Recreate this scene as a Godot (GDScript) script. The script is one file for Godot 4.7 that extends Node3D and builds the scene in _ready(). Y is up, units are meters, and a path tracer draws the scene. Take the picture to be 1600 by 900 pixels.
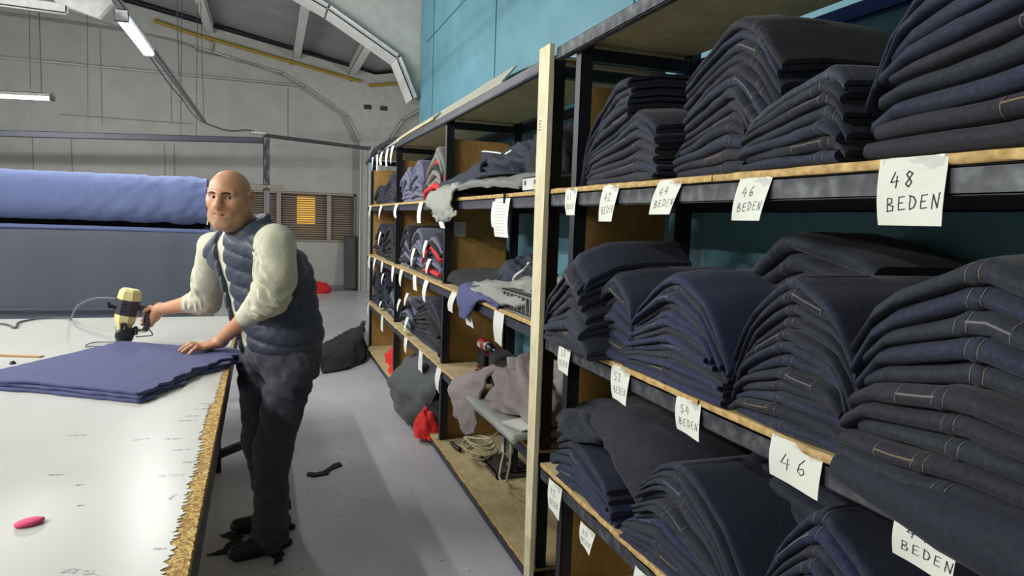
extends Node3D
# A garment workshop: cutting table with a man at work, storage racks full of folded jeans, hall with LED battens.

const XF := 1.10          # aisle face of the racks
const TABLE_Y := 0.88
const FLOOR_T := 0.2

var rng := RandomNumberGenerator.new()
var taken := {}
var M := {}
var wob := FastNoiseLite.new()

# ---------------------------------------------------------------- geometry
class Geo:
	var v := PackedVector3Array()
	var uv := PackedVector2Array()
	var col := PackedColorArray()
	var idx := PackedInt32Array()
	var coloured := false

	func add(p: Vector3, u := Vector2.ZERO, c := Color.WHITE) -> int:
		v.append(p)
		uv.append(u)
		col.append(c)
		return v.size() - 1

	func tri(a: int, b: int, c: int) -> void:
		idx.append(a)
		idx.append(b)
		idx.append(c)

	func quad(a: int, b: int, c: int, d: int) -> void:
		tri(a, b, c)
		tri(a, c, d)

	func grid(rows: Array, close_u := false, close_v := false, flip := false) -> int:
		var start := v.size()
		var nr := rows.size()
		var nc: int = rows[0].size()
		for i in nr:
			for j in nc:
				add(rows[i][j], Vector2(float(j) / maxf(1, nc - 1), float(i) / maxf(1, nr - 1)))
		for i in (nr if close_v else nr - 1):
			for j in (nc if close_u else nc - 1):
				var a := start + i * nc + j
				var b := start + i * nc + (j + 1) % nc
				var c := start + ((i + 1) % nr) * nc + (j + 1) % nc
				var d := start + ((i + 1) % nr) * nc + j
				if flip:
					quad(a, d, c, b)
				else:
					quad(a, b, c, d)
		return start

	func fan(points: Array, flip := false) -> void:
		var mid := Vector3.ZERO
		for p in points:
			mid += p
		var c := add(mid / points.size())
		var s := v.size()
		for p in points:
			add(p)
		var n := points.size()
		for i in n:
			if flip:
				tri(c, s + (i + 1) % n, s + i)
			else:
				tri(c, s + i, s + (i + 1) % n)

	func box(c: Vector3, size: Vector3, bevel := 0.003, basis := Basis()) -> void:
		var h := size / 2.0
		var b := minf(bevel, minf(h.x, minf(h.y, h.z)) * 0.45)
		var s := v.size()
		# corner k (bits x,y,z), axis a: vertex s + k*3 + a lies on the face across axis a
		for k in 8:
			var sg := Vector3(1 if k & 1 else -1, 1 if k & 2 else -1, 1 if k & 4 else -1)
			for a in 3:
				var q := Vector3(h.x - b, h.y - b, h.z - b)
				q[a] = h[a]
				add(c + basis * (q * sg))
		for a in 3:
			var m := 1 << a
			var p := 1 << ((a + 1) % 3)
			var r := 1 << ((a + 2) % 3)
			quad(s + m * 3 + a, s + (m | r) * 3 + a, s + (m | p | r) * 3 + a, s + (m | p) * 3 + a)
			quad(s + a, s + p * 3 + a, s + (p | r) * 3 + a, s + r * 3 + a)
			# chamfers between face a and face a+1, along axis a+2
			var a2 := (a + 1) % 3
			for sa in 2:
				for sb in 2:
					var k0 := (m if sa else 0) | (p if sb else 0)
					var k1 := k0 | r
					if (sa == 1) == (sb == 1):
						quad(s + k0 * 3 + a, s + k0 * 3 + a2, s + k1 * 3 + a2, s + k1 * 3 + a)
					else:
						quad(s + k0 * 3 + a, s + k1 * 3 + a, s + k1 * 3 + a2, s + k0 * 3 + a2)
		for k in 8:
			var odd := ((k & 1) + ((k >> 1) & 1) + ((k >> 2) & 1)) % 2 == 1
			if odd:
				tri(s + k * 3, s + k * 3 + 2, s + k * 3 + 1)
			else:
				tri(s + k * 3, s + k * 3 + 1, s + k * 3 + 2)

	func tube(path: Array, r, sides := 8, capped := true, closed := false) -> void:
		var n := path.size()
		var rows := []
		var t0: Vector3 = (path[1] - path[0]).normalized()
		var up := Vector3.UP if absf(t0.y) < 0.9 else Vector3.RIGHT
		var nrm := (up - t0 * up.dot(t0)).normalized()
		for i in n:
			var ta: Vector3
			if closed:
				ta = (path[(i + 1) % n] - path[(i + n - 1) % n]).normalized()
			else:
				ta = (path[mini(i + 1, n - 1)] - path[maxi(i - 1, 0)]).normalized()
			nrm = (nrm - ta * nrm.dot(ta)).normalized()
			var bi := ta.cross(nrm)
			var row := []
			var rr: float = r[i] if r is Array else r
			for j in sides:
				var an := TAU * j / sides
				row.append(path[i] + (nrm * cos(an) + bi * sin(an)) * rr)
			rows.append(row)
		grid(rows, true, closed, true)
		if capped and not closed:
			fan(rows[0], false)
			fan(rows[n - 1], true)

	func lathe(profile: Array, sides: int, xf := Transform3D(), flat := false, phase := 0.0) -> void:
		# profile: Vector2(radius, height) from top to bottom, spun about y
		if flat:
			for j in sides:
				var a0 := TAU * (j + phase) / sides
				var a1 := TAU * (j + 1 + phase) / sides
				for i in profile.size() - 1:
					var p: Vector2 = profile[i]
					var q: Vector2 = profile[i + 1]
					var s := v.size()
					add(xf * Vector3(p.x * cos(a0), p.y, p.x * sin(a0)))
					add(xf * Vector3(p.x * cos(a1), p.y, p.x * sin(a1)))
					add(xf * Vector3(q.x * cos(a1), q.y, q.x * sin(a1)))
					add(xf * Vector3(q.x * cos(a0), q.y, q.x * sin(a0)))
					quad(s, s + 1, s + 2, s + 3)
			return
		var rows := []
		for p in profile:
			var row := []
			for j in sides:
				var an: float = TAU * (j + phase) / sides
				row.append(xf * Vector3(p.x * cos(an), p.y, p.x * sin(an)))
			rows.append(row)
		grid(rows, true)

	func prism(poly: PackedVector2Array, xf: Transform3D, h: float) -> void:
		# a flat outline in the local xy plane, extruded along local +z by h
		var f := Geometry2D.triangulate_polygon(poly)
		var cw := Geometry2D.is_polygon_clockwise(poly)
		for side in 2:
			var s := v.size()
			for p in poly:
				add(xf * Vector3(p.x, p.y, h * side), p)
			for i in range(0, f.size(), 3):
				var a := poly[f[i]]
				var b := poly[f[i + 1]]
				var c := poly[f[i + 2]]
				var ccw := (b - a).cross(c - a) > 0.0
				if ccw == (side == 0):
					tri(s + f[i], s + f[i + 1], s + f[i + 2])
				else:
					tri(s + f[i], s + f[i + 2], s + f[i + 1])
		for i in poly.size():
			var p := poly[i]
			var q := poly[(i + 1) % poly.size()]
			var s := v.size()
			add(xf * Vector3(p.x, p.y, 0))
			add(xf * Vector3(q.x, q.y, 0))
			add(xf * Vector3(q.x, q.y, h))
			add(xf * Vector3(p.x, p.y, h))
			if cw:
				quad(s, s + 1, s + 2, s + 3)
			else:
				quad(s, s + 3, s + 2, s + 1)

	func sheet(rows: Array, thick: float, edge := 0.0) -> void:
		# a cloth or paper of that thickness; rows run so that (row step) x (column step) points to the face
		var nr := rows.size()
		var nc: int = rows[0].size()
		var back := []
		for i in nr:
			var row := []
			for j in nc:
				var du: Vector3 = rows[i][mini(j + 1, nc - 1)] - rows[i][maxi(j - 1, 0)]
				var dv: Vector3 = rows[mini(i + 1, nr - 1)][j] - rows[maxi(i - 1, 0)][j]
				row.append(rows[i][j] - dv.cross(du).normalized() * thick)
			back.append(row)
		grid(rows)
		grid(back, false, false, true)
		var rim_f := []
		var rim_b := []
		for j in nc:
			rim_f.append(rows[0][j]); rim_b.append(back[0][j])
		for i in range(1, nr):
			rim_f.append(rows[i][nc - 1]); rim_b.append(back[i][nc - 1])
		for j in range(nc - 2, -1, -1):
			rim_f.append(rows[nr - 1][j]); rim_b.append(back[nr - 1][j])
		for i in range(nr - 2, 0, -1):
			rim_f.append(rows[i][0]); rim_b.append(back[i][0])
		if edge > 0.0:
			var mid := []
			var cen := Vector3.ZERO
			for p in rim_f:
				cen += p / rim_f.size()
			for i in rim_f.size():
				var m: Vector3 = (rim_f[i] + rim_b[i]) / 2.0
				mid.append(m + (m - cen).normalized() * edge)
			grid([rim_b, mid, rim_f], true)
		else:
			grid([rim_b, rim_f], true)

	func normals() -> PackedVector3Array:
		var n := PackedVector3Array()
		n.resize(v.size())
		for i in range(0, idx.size(), 3):
			var a := idx[i]
			var b := idx[i + 1]
			var c := idx[i + 2]
			var f := (v[c] - v[a]).cross(v[b] - v[a])
			n[a] += f
			n[b] += f
			n[c] += f
		for i in n.size():
			n[i] = n[i].normalized() if n[i].length_squared() > 1e-20 else Vector3.UP
		return n

	func low() -> Vector3:
		# bottom centre
		var lo := v[0]
		var hi := v[0]
		for p in v:
			lo = lo.min(p)
			hi = hi.max(p)
		return Vector3((lo.x + hi.x) / 2, lo.y, (lo.z + hi.z) / 2)

	func mesh(m: Material, base := Vector3.ZERO) -> ArrayMesh:
		var arr := []
		arr.resize(Mesh.ARRAY_MAX)
		var n := normals()
		var w := v
		if base != Vector3.ZERO:
			w = PackedVector3Array()
			w.resize(v.size())
			for i in v.size():
				w[i] = v[i] - base
		arr[Mesh.ARRAY_VERTEX] = w
		arr[Mesh.ARRAY_NORMAL] = n
		arr[Mesh.ARRAY_TEX_UV] = uv
		if coloured:
			arr[Mesh.ARRAY_COLOR] = col
		arr[Mesh.ARRAY_INDEX] = idx
		var am := ArrayMesh.new()
		am.add_surface_from_arrays(Mesh.PRIMITIVE_TRIANGLES, arr)
		am.surface_set_material(0, m)
		return am


# ---------------------------------------------------------------- nodes
func numbered(called: String) -> String:
	var k: int = taken.get(called, 0)
	taken[called] = k + 1
	return called if k == 0 else "%s_%03d" % [called, k]

func tag(o: Node3D, label: String, category: String, group := "") -> Node3D:
	o.set_meta("label", label)
	o.set_meta("category", category)
	if group:
		o.set_meta("group", group)
	return o

func thing(called: String, at: Vector3, label: String, category: String, group := "") -> Node3D:
	var o := Node3D.new()
	o.name = numbered(called)
	add_child(o)
	o.position = at
	return tag(o, label, category, group)

func part(called: String, g: Geo, m: Material, parent: Node3D, label := "") -> MeshInstance3D:
	# geometry is given in the room's coordinates
	var base := Vector3.ZERO
	var p: Node = parent
	while p != self:
		base += p.position
		p = p.get_parent()
	var o := MeshInstance3D.new()
	o.name = called
	o.mesh = g.mesh(m, base)
	parent.add_child(o, true)
	if label:
		o.set_meta("label", label)
	return o

func solo(called: String, g: Geo, m: Material, label: String, category: String, group := "") -> MeshInstance3D:
	var o := MeshInstance3D.new()
	o.name = numbered(called)
	o.position = g.low()
	o.mesh = g.mesh(m, o.position)
	add_child(o)
	tag(o, label, category, group)
	return o

func struct(called: String, g: Geo, m: Material) -> MeshInstance3D:
	var o := MeshInstance3D.new()
	o.name = numbered(called)
	o.position = g.low()
	o.mesh = g.mesh(m, o.position)
	add_child(o)
	o.set_meta("kind", "structure")
	return o

func boxg(c: Vector3, s: Vector3, bevel := 0.003, basis := Basis()) -> Geo:
	var g := Geo.new()
	g.box(c, s, bevel, basis)
	return g

func span(a: Vector3, b: Vector3, bevel := 0.003) -> Geo:
	return boxg((a + b) / 2, (b - a).abs(), bevel)

func bar(g: Geo, a: Vector3, b: Vector3, w: float, h: float, bevel := 0.003) -> void:
	var d := (b - a).normalized()
	var up := Vector3.UP if absf(d.y) < 0.95 else Vector3.RIGHT
	var side := up.cross(d).normalized()
	g.box((a + b) / 2, Vector3(w, h, a.distance_to(b)), bevel, Basis(side, d.cross(side), d))

func tubeg(path: Array, r, sides := 8) -> Geo:
	var g := Geo.new()
	g.tube(path, r, sides)
	return g

func smooth_path(pts: Array, per := 6) -> Array:
	var out := []
	var n := pts.size()
	for i in n - 1:
		for k in per:
			var t := float(k) / per
			out.append(pts[i].cubic_interpolate(pts[i + 1], pts[maxi(i - 1, 0)], pts[mini(i + 2, n - 1)], t))
	out.append(pts[n - 1])
	return out

func fine(ctrl: Array, nu: int, nv: int) -> Array:
	# Catmull-Rom through a control grid of Vector3
	var rows := []
	for r in ctrl:
		var s := smooth_path(r, nu)
		rows.append(s)
	var out := []
	var nr := rows.size()
	var nc: int = rows[0].size()
	for i in nr - 1:
		for k in nv:
			var row := []
			for j in nc:
				row.append(rows[i][j].cubic_interpolate(rows[i + 1][j], rows[maxi(i - 1, 0)][j], rows[mini(i + 2, nr - 1)][j], float(k) / nv))
			out.append(row)
	out.append(rows[nr - 1])
	return out

func crumple(rows: Array, amp: float, freq: float, sharp := 0.5, sd := 0, along := Vector3.ONE) -> void:
	# push a cloth in and out along its normal in soft ridged folds
	wob.seed = sd
	wob.frequency = freq
	var nr := rows.size()
	var nc: int = rows[0].size()
	var shift := []
	for i in nr:
		var row := []
		for j in nc:
			var du: Vector3 = rows[i][mini(j + 1, nc - 1)] - rows[i][maxi(j - 1, 0)]
			var dv: Vector3 = rows[mini(i + 1, nr - 1)][j] - rows[maxi(i - 1, 0)][j]
			var n := dv.cross(du).normalized()
			var p: Vector3 = rows[i][j] * along
			var w := wob.get_noise_3dv(p) * 1.6
			var w2 := wob.get_noise_3dv(p * 2.3 + Vector3(7, 3, 1))
			var f := (1.0 - absf(w) * 2.0) * sharp + w * (1.0 - sharp) + 0.4 * w2
			row.append(n * f * amp)
		shift.append(row)
	for i in nr:
		for j in nc:
			rows[i][j] += shift[i][j]

# ---------------------------------------------------------------- materials
func noise_image(size: int, freq: float, sd: int, octaves := 4, kind := FastNoiseLite.TYPE_SIMPLEX_SMOOTH) -> Image:
	var n := FastNoiseLite.new()
	n.seed = sd
	n.noise_type = kind
	n.frequency = freq
	n.fractal_octaves = octaves
	return n.get_seamless_image(size, size)

func tinted(im: Image, lo: Color, hi: Color, gamma := 1.0) -> ImageTexture:
	var w := im.get_width()
	var h := im.get_height()
	var out := Image.create(w, h, false, Image.FORMAT_RGB8)
	var lut := []
	for i in 256:
		lut.append(lo.lerp(hi, pow(i / 255.0, gamma)))
	var data := im.get_data()
	var buf := PackedByteArray()
	buf.resize(w * h * 3)
	for i in w * h:
		var c: Color = lut[data[i]]
		buf[i * 3] = int(c.r * 255)
		buf[i * 3 + 1] = int(c.g * 255)
		buf[i * 3 + 2] = int(c.b * 255)
	out.set_data(w, h, false, Image.FORMAT_RGB8, buf)
	return ImageTexture.create_from_image(out)

func mat(called: String, c: Color, rough := 0.8, tex: Texture2D = null, scale := 1.0, bump: Texture2D = null, bump_scale := 0.5) -> StandardMaterial3D:
	var m := StandardMaterial3D.new()
	m.resource_name = called
	m.albedo_color = c
	m.roughness = rough
	if tex:
		m.albedo_texture = tex
	if bump:
		m.normal_enabled = true
		m.normal_texture = bump
		m.normal_scale = bump_scale
	if tex or bump:
		m.uv1_triplanar = true
		m.uv1_world_triplanar = true
		m.uv1_scale = Vector3.ONE * scale
	M[called] = m
	return m

func bump_of(im: Image, amount: float) -> ImageTexture:
	var b: Image = im.duplicate()
	b.convert(Image.FORMAT_RGBA8)
	b.bump_map_to_normal_map(amount)
	return ImageTexture.create_from_image(b)

func make_materials() -> void:
	var fine_n := noise_image(256, 0.035, 3, 5)
	var broad := noise_image(256, 0.012, 5, 5)
	# denim: a diagonal twill with slubs
	var tw := Image.create(256, 256, false, Image.FORMAT_L8)
	var slub := noise_image(256, 0.05, 9, 3)
	for y in 256:
		for x in 256:
			var s := slub.get_pixel(x, y).r
			var t := 0.5 + 0.5 * sin((x + y) * TAU / 8.0)
			var k := 0.35 * t + 0.75 * s - 0.05
			if (x * 7 + y * 13) % 31 == 0:
				k += 0.15
			tw.set_pixel(x, y, Color(k, k, k))
	var twill_n := bump_of(tw, 1.5)
	var tints := {"indigo": Color(0.150, 0.178, 0.275), "charcoal": Color(0.152, 0.178, 0.232), "violet": Color(0.165, 0.158, 0.215), "blue": Color(0.155, 0.182, 0.330), "slate": Color(0.240, 0.270, 0.335), "ink": Color(0.120, 0.142, 0.208)}
	for k in tints:
		var c: Color = tints[k]
		var tx := tinted(tw, c * 0.42, c * 1.22)
		var m := mat("denim_" + k, Color.WHITE, 0.85, tx, 5.0, twill_n, 0.5)
		m.rim_enabled = true
		m.rim = 0.15
	var cloth_n := bump_of(fine_n, 3.0)
	var soft := func(called: String, c: Color, rough := 0.9):
		var tx := tinted(fine_n, c * 0.93, (c * 1.06).clamp())
		var m := mat(called, Color.WHITE, rough, tx, 7.0, cloth_n, 0.22)
		m.rim_enabled = true
		m.rim = 0.1
		return m
	soft.call("navy_cloth", Color(0.32, 0.335, 0.50))
	soft.call("pale_navy_cloth", Color(0.43, 0.48, 0.655))
	soft.call("slate_cloth", Color(0.385, 0.405, 0.455))
	soft.call("dark_cloth", Color(0.12, 0.125, 0.15))
	soft.call("black_cloth", Color(0.085, 0.085, 0.10))
	soft.call("grey_cloth", Color(0.50, 0.51, 0.49))
	soft.call("light_grey_cloth", Color(0.62, 0.63, 0.60))
	soft.call("mauve_knit", Color(0.56, 0.52, 0.51))
	soft.call("lavender_cloth", Color(0.42, 0.42, 0.52))
	soft.call("red_cloth", Color(0.85, 0.17, 0.17))
	soft.call("cream_knit", Color(0.80, 0.79, 0.70))
	soft.call("trouser_cloth", Color(0.27, 0.26, 0.31))
	soft.call("vest_cloth", Color(0.215, 0.24, 0.305), 0.5)
	soft.call("lining_cloth", Color(0.16, 0.16, 0.20), 0.6)
	mat("white_thread", Color(0.42, 0.41, 0.40), 0.9)
	mat("tan_thread", Color(0.46, 0.40, 0.30), 0.9)
	# wood, board, metal
	var grain := Image.create(256, 256, false, Image.FORMAT_L8)
	var gn := noise_image(256, 0.02, 21, 4)
	for y in 256:
		for x in 256:
			var g := gn.get_pixel(x, y).r
			var k := 0.45 + 0.35 * (g - 0.5) * 2.0 + 0.12 * sin(x * TAU / 16.0 + g * 9.0)
			grain.set_pixel(x, y, Color(k, k, k))
	mat("brown_panel", Color.WHITE, 0.62, tinted(grain, Color(0.62, 0.47, 0.24), Color(0.75, 0.59, 0.34)), 1.3)
	mat("ply_board", Color.WHITE, 0.75, tinted(grain, Color(0.72, 0.64, 0.47), Color(0.87, 0.80, 0.62)), 1.1)
	mat("ply_edge", Color.WHITE, 0.8, tinted(fine_n, Color(0.60, 0.47, 0.27), Color(0.88, 0.76, 0.52)), 3.0)
	mat("cream_board", Color.WHITE, 0.7, tinted(grain, Color(0.78, 0.74, 0.60), Color(0.90, 0.87, 0.74)), 1.0)
	mat("card", Color.WHITE, 0.85, tinted(broad, Color(0.68, 0.67, 0.60), Color(0.80, 0.79, 0.72)), 1.0)
	mat("steel", Color.WHITE, 0.5, tinted(broad, Color(0.12, 0.13, 0.17), Color(0.22, 0.24, 0.29)), 2.0).metallic = 0.2
	mat("worn_steel", Color.WHITE, 0.55, tinted(noise_image(256, 0.03, 33, 5), Color(0.17, 0.18, 0.20), Color(0.46, 0.47, 0.48), 1.6), 2.2).metallic = 0.25
	mat("dark_steel", Color(0.10, 0.11, 0.14), 0.5).metallic = 0.2
	mat("blue_steel", Color(0.10, 0.25, 0.55), 0.5)
	mat("black_plastic", Color(0.06, 0.06, 0.07), 0.4)
	mat("grey_plastic", Color(0.42, 0.43, 0.43), 0.5)
	mat("cream_enamel", Color(0.90, 0.85, 0.58), 0.35)
	mat("charcoal_enamel", Color(0.22, 0.21, 0.25), 0.4)
	mat("blade_steel", Color(0.24, 0.26, 0.27), 0.3).metallic = 0.6
	mat("wire_steel", Color(0.40, 0.41, 0.42), 0.4).metallic = 0.4
	mat("alloy", Color(0.55, 0.55, 0.56), 0.45).metallic = 0.4
	mat("grey_cable", Color(0.33, 0.35, 0.38), 0.5)
	mat("cream_cable", Color(0.72, 0.68, 0.56), 0.5)
	mat("paper", Color(0.88, 0.88, 0.85), 0.85)
	mat("red_plastic", Color(0.55, 0.08, 0.08), 0.4)
	mat("drill_white", Color(0.65, 0.62, 0.60), 0.4)
	mat("pink_chalk", Color(0.95, 0.36, 0.52), 0.8)
	mat("stick_wood", Color(0.76, 0.62, 0.44), 0.7)
	# room
	mat("white_wall", Color.WHITE, 0.8, tinted(noise_image(256, 0.02, 41, 6), Color(0.69, 0.69, 0.67), Color(0.735, 0.735, 0.715)), 0.35)
	mat("concrete", Color.WHITE, 0.85, tinted(noise_image(256, 0.03, 43, 6), Color(0.70, 0.70, 0.68), Color(0.77, 0.77, 0.75)), 0.6)
	mat("white_paint", Color.WHITE, 0.7, tinted(fine_n, Color(0.74, 0.74, 0.73), Color(0.84, 0.84, 0.83)), 1.0)
	mat("teal_paint", Color.WHITE, 0.55, tinted(broad, Color(0.33, 0.52, 0.58), Color(0.39, 0.58, 0.64)), 0.5)
	mat("roof_sheet", Color.WHITE, 0.6, tinted(broad, Color(0.52, 0.53, 0.53), Color(0.62, 0.63, 0.62)), 0.5)
	mat("joint", Color(0.56, 0.56, 0.55), 0.9)
	mat("gap_shadow", Color(0.22, 0.23, 0.29), 0.7)  # shadow tone for the gap under the roof
	mat("yellow_pipe", Color(0.62, 0.53, 0.16), 0.5)
	mat("taupe_metal", Color(0.64, 0.59, 0.53), 0.55)
	mat("window_void", Color(0.22, 0.20, 0.18), 0.7)
	var fl := mat("floor_paint", Color.WHITE, 0.26, tinted(noise_image(512, 0.012, 51, 6), Color(0.70, 0.70, 0.725), Color(0.79, 0.79, 0.81)), 0.22, bump_of(fine_n, 1.0), 0.15)
	fl.roughness = 0.3
	var lit := mat("lit_pane", Color(0.95, 0.75, 0.30), 0.6)
	lit.emission_enabled = true
	lit.emission = Color(1.0, 0.72, 0.18)
	lit.emission_energy_multiplier = 1.5
	var led := mat("led_tube", Color(1, 1, 1), 0.5)
	led.emission_enabled = true
	led.emission = Color(0.93, 0.96, 1.0)
	led.emission_energy_multiplier = 8.0

# ---------------------------------------------------------------- the hall
func roof_y(x: float) -> float:
	# slopes down to the valley column at x = 2.1, up again beyond
	return 5.12 - 0.19 * x if x < 2.1 and x > -3.6 else (4.72 + 0.19 * (x - 2.1) if x >= 2.1 else 5.804 + 0.19 * (x + 3.6))

func build_hall() -> void:
	var fg := span(Vector3(-9.2, -FLOOR_T, -15.6), Vector3(6.2, 0, 4.2), 0.0)
	struct("floor", fg, M.floor_paint)
	# back wall (gable): outline up to the roof, with an opening for the louvred window
	var wb := Geo.new()
	var zt := -15.2
	var x0 := -0.72
	var x1 := 1.74
	var y0 := 1.04
	var y1 := 2.08
	var fr := Transform3D(Basis(), Vector3(0, 0, zt - 0.3))
	wb.prism(PackedVector2Array([Vector2(-9.2, 0), Vector2(x0, 0), Vector2(x0, roof_y(x0) - 0.08), Vector2(-3.6, 5.72), Vector2(-9.2, 4.66)]), fr, 0.3)
	wb.prism(PackedVector2Array([Vector2(x1, 0), Vector2(6.2, 0), Vector2(6.2, 5.42), Vector2(2.1, 4.64), Vector2(x1, roof_y(x1) - 0.08)]), fr, 0.3)
	wb.prism(PackedVector2Array([Vector2(x0, 0), Vector2(x1, 0), Vector2(x1, y0), Vector2(x0, y0)]), fr, 0.3)
	wb.prism(PackedVector2Array([Vector2(x0, y1), Vector2(x1, y1), Vector2(x1, roof_y(x1) - 0.08), Vector2(x0, roof_y(x0) - 0.08)]), fr, 0.3)
	struct("wall_back", wb, M.white_wall)
	struct("wall_left", span(Vector3(-9.2, 0, -15.5), Vector3(-9.0, 4.8, 4.2)), M.white_wall)
	struct("wall_front", span(Vector3(-9.2, 0, 4.0), Vector3(6.2, 6.4, 4.2)), M.white_wall)
	struct("wall_right", span(Vector3(6.0, 0, -15.5), Vector3(6.2, 5.6, 4.2)), M.white_wall)
	# teal partition behind the racks, ending at the near portal column
	var tw := Geo.new()
	tw.box(Vector3(1.75, 2.42, -2.1), Vector3(0.12, 4.84, 12.4), 0.004)
	struct("wall_teal_partition", tw, M.teal_paint)
	var seam := Geo.new()
	for z in [-7.6, -5.35, -3.1]:
		seam.box(Vector3(1.688, 3.5, z), Vector3(0.006, 2.4, 0.012), 0.001)
	seam.box(Vector3(1.688, 3.62, -4.5), Vector3(0.006, 0.012, 7.0), 0.001)
	struct("trim_partition_seam", seam, mat("teal_seam", Color(0.24, 0.38, 0.43), 0.7))
	# roof: corrugated sheets on both slopes, ribs running down the slope
	for k in 3:
		var xa: float = [-9.2, -3.6, 2.1][k]
		var xb: float = [-3.6, 2.1, 6.2][k]
		var rg := Geo.new()
		var rows := []
		var top := []
		var z := -15.5
		while z < 4.25:
			for q in [[0.0, 0.0], [0.05, 0.035], [0.11, 0.035], [0.16, 0.0]]:
				rows.append([Vector3(xa, roof_y(xa + 0.001) + q[1], z + q[0]), Vector3(xb, roof_y(xb - 0.001) + q[1], z + q[0])])
				top.append([Vector3(xa, roof_y(xa + 0.001) + q[1] + 0.05, z + q[0]), Vector3(xb, roof_y(xb - 0.001) + q[1] + 0.05, z + q[0])])
			z += 0.21
		rg.grid(rows, false, false, true)
		rg.grid(top)
		struct("ceiling", rg, M.roof_sheet)
	# purlins along the hall
	for x in [-4.4, -2.75, -1.12, 0.5, 1.62, 3.0, 4.5]:
		var pg := Geo.new()
		var y: float = roof_y(x) - 0.11
		bar(pg, Vector3(x, y, -15.2), Vector3(x, y, 4.0), 0.11, 0.2, 0.012)
		pg.box(Vector3(x, y - 0.11, -5.6), Vector3(0.17, 0.05, 19.2), 0.01)
		struct("ceiling_beam", pg, M.white_paint)
	# strip coloured dark as the shadow between gable and roof, ledge and panel joints of the gable wall
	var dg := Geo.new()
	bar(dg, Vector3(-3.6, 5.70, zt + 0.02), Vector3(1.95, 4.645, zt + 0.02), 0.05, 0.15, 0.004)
	struct("gable_gap_shadow", dg, M.gap_shadow)
	struct("trim_wall_ledge", span(Vector3(-9.0, 4.235, zt), Vector3(0.62, 4.285, zt + 0.05), 0.01), M.white_paint)
	var jg := Geo.new()
	for q in [[-5.2, 0.9, 4.2], [-3.04, 3.2, 4.95], [-1.84, 3.3, 4.2], [0.34, 3.2, 4.2], [-4.19, 2.2, 2.9], [-3.56, 2.2, 2.95], [-1.97, 2.0, 2.9], [-1.80, 2.0, 2.9]]:
		jg.box(Vector3(q[0], (q[1] + q[2]) / 2, zt + 0.002), Vector3(0.016, q[2] - q[1], 0.006), 0.001)
	jg.box(Vector3(-2.6, 3.325, zt + 0.004), Vector3(2.3, 0.02, 0.01), 0.001)
	struct("trim_wall_joints", jg, M.joint)
	# portal frame at the gable: column with two haunches
	var cp := PackedVector2Array([Vector2(1.80, 0), Vector2(2.36, 0), Vector2(2.38, 3.2), Vector2(2.70, 3.72), Vector2(3.1, 3.98), Vector2(6.0, 4.75), Vector2(6.0, 5.36), Vector2(2.1, 4.62), Vector2(-3.6, 5.66), Vector2(-3.6, 5.2), Vector2(-1.46, 4.80), Vector2(0.22, 4.46), Vector2(0.66, 4.23), Vector2(1.53, 3.71), Vector2(1.79, 3.2)])
	var cg := Geo.new()
	cg.prism(cp, Transform3D(Basis(), Vector3(0, 0, zt)), 0.14)
	struct("column_gable_frame", cg, M.concrete)
	var gl := Geo.new()
	var gp := [Vector2(-1.46, 4.80), Vector2(0.22, 4.46), Vector2(0.66, 4.23), Vector2(1.53, 3.71), Vector2(1.79, 3.2)]
	for i in gp.size() - 1:
		bar(gl, Vector3(gp[i].x, gp[i].y, zt + 0.09), Vector3(gp[i + 1].x, gp[i + 1].y, zt + 0.09), 0.18, 0.05, 0.01)
	gp = [Vector2(2.38, 3.2), Vector2(2.70, 3.72), Vector2(3.1, 3.98), Vector2(6.0, 4.75)]
	for i in gp.size() - 1:
		bar(gl, Vector3(gp[i].x, gp[i].y, zt + 0.09), Vector3(gp[i + 1].x, gp[i + 1].y, zt + 0.09), 0.18, 0.05, 0.01)
	struct("trim_gable_lip", gl, M.white_paint)
	var cj := Geo.new()
	cj.box(Vector3(1.805, 1.55, zt + 0.18), Vector3(0.04, 3.1, 0.08), 0.006)
	cj.box(Vector3(2.12, 1.55, zt + 0.16), Vector3(0.3, 3.1, 0.04), 0.006)
	struct("trim_column_casing", cj, M.white_paint)
	# slots cast in the column
	var sg := Geo.new()
	for x in [1.95, 2.29]:
		sg.box(Vector3(x, 3.93, zt + 0.15), Vector3(0.15, 0.09, 0.03), 0.004)
	struct("trim_column_slots", sg, M.window_void)
	# nearer portal frame: column stub at the end of the partition, haunch and rafter to the left
	var hp := PackedVector2Array([Vector2(2.2, 0), Vector2(2.2, 4.62), Vector2(-3.6, 5.68), Vector2(-3.6, 5.05), Vector2(-1.4, 4.62), Vector2(0.15, 4.16), Vector2(0.62, 3.95), Vector2(1.42, 3.49), Vector2(1.63, 3.02), Vector2(1.82, 3.0), Vector2(1.82, 0)])
	var hg := Geo.new()
	hg.prism(hp, Transform3D(Basis(), Vector3(0, 0, -8.62)), 0.3)
	struct("column_portal_frame", hg, M.concrete)
	var lip := Geo.new()
	var lp := [Vector2(-3.6, 5.05), Vector2(-1.4, 4.62), Vector2(0.15, 4.16), Vector2(0.62, 3.95), Vector2(1.42, 3.49), Vector2(1.63, 3.02)]
	for i in lp.size() - 1:
		bar(lip, Vector3(lp[i].x, lp[i].y, -8.45), Vector3(lp[i + 1].x, lp[i + 1].y, -8.45), 0.42, 0.07, 0.012)
	struct("trim_portal_lip", lip, M.white_paint)
	# tie beam high on the left with its gusset
	var tb := Geo.new()
	bar(tb, Vector3(-9.0, 3.70, -8.1), Vector3(-1.9, 3.55, -8.1), 0.08, 0.1, 0.01)
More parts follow.
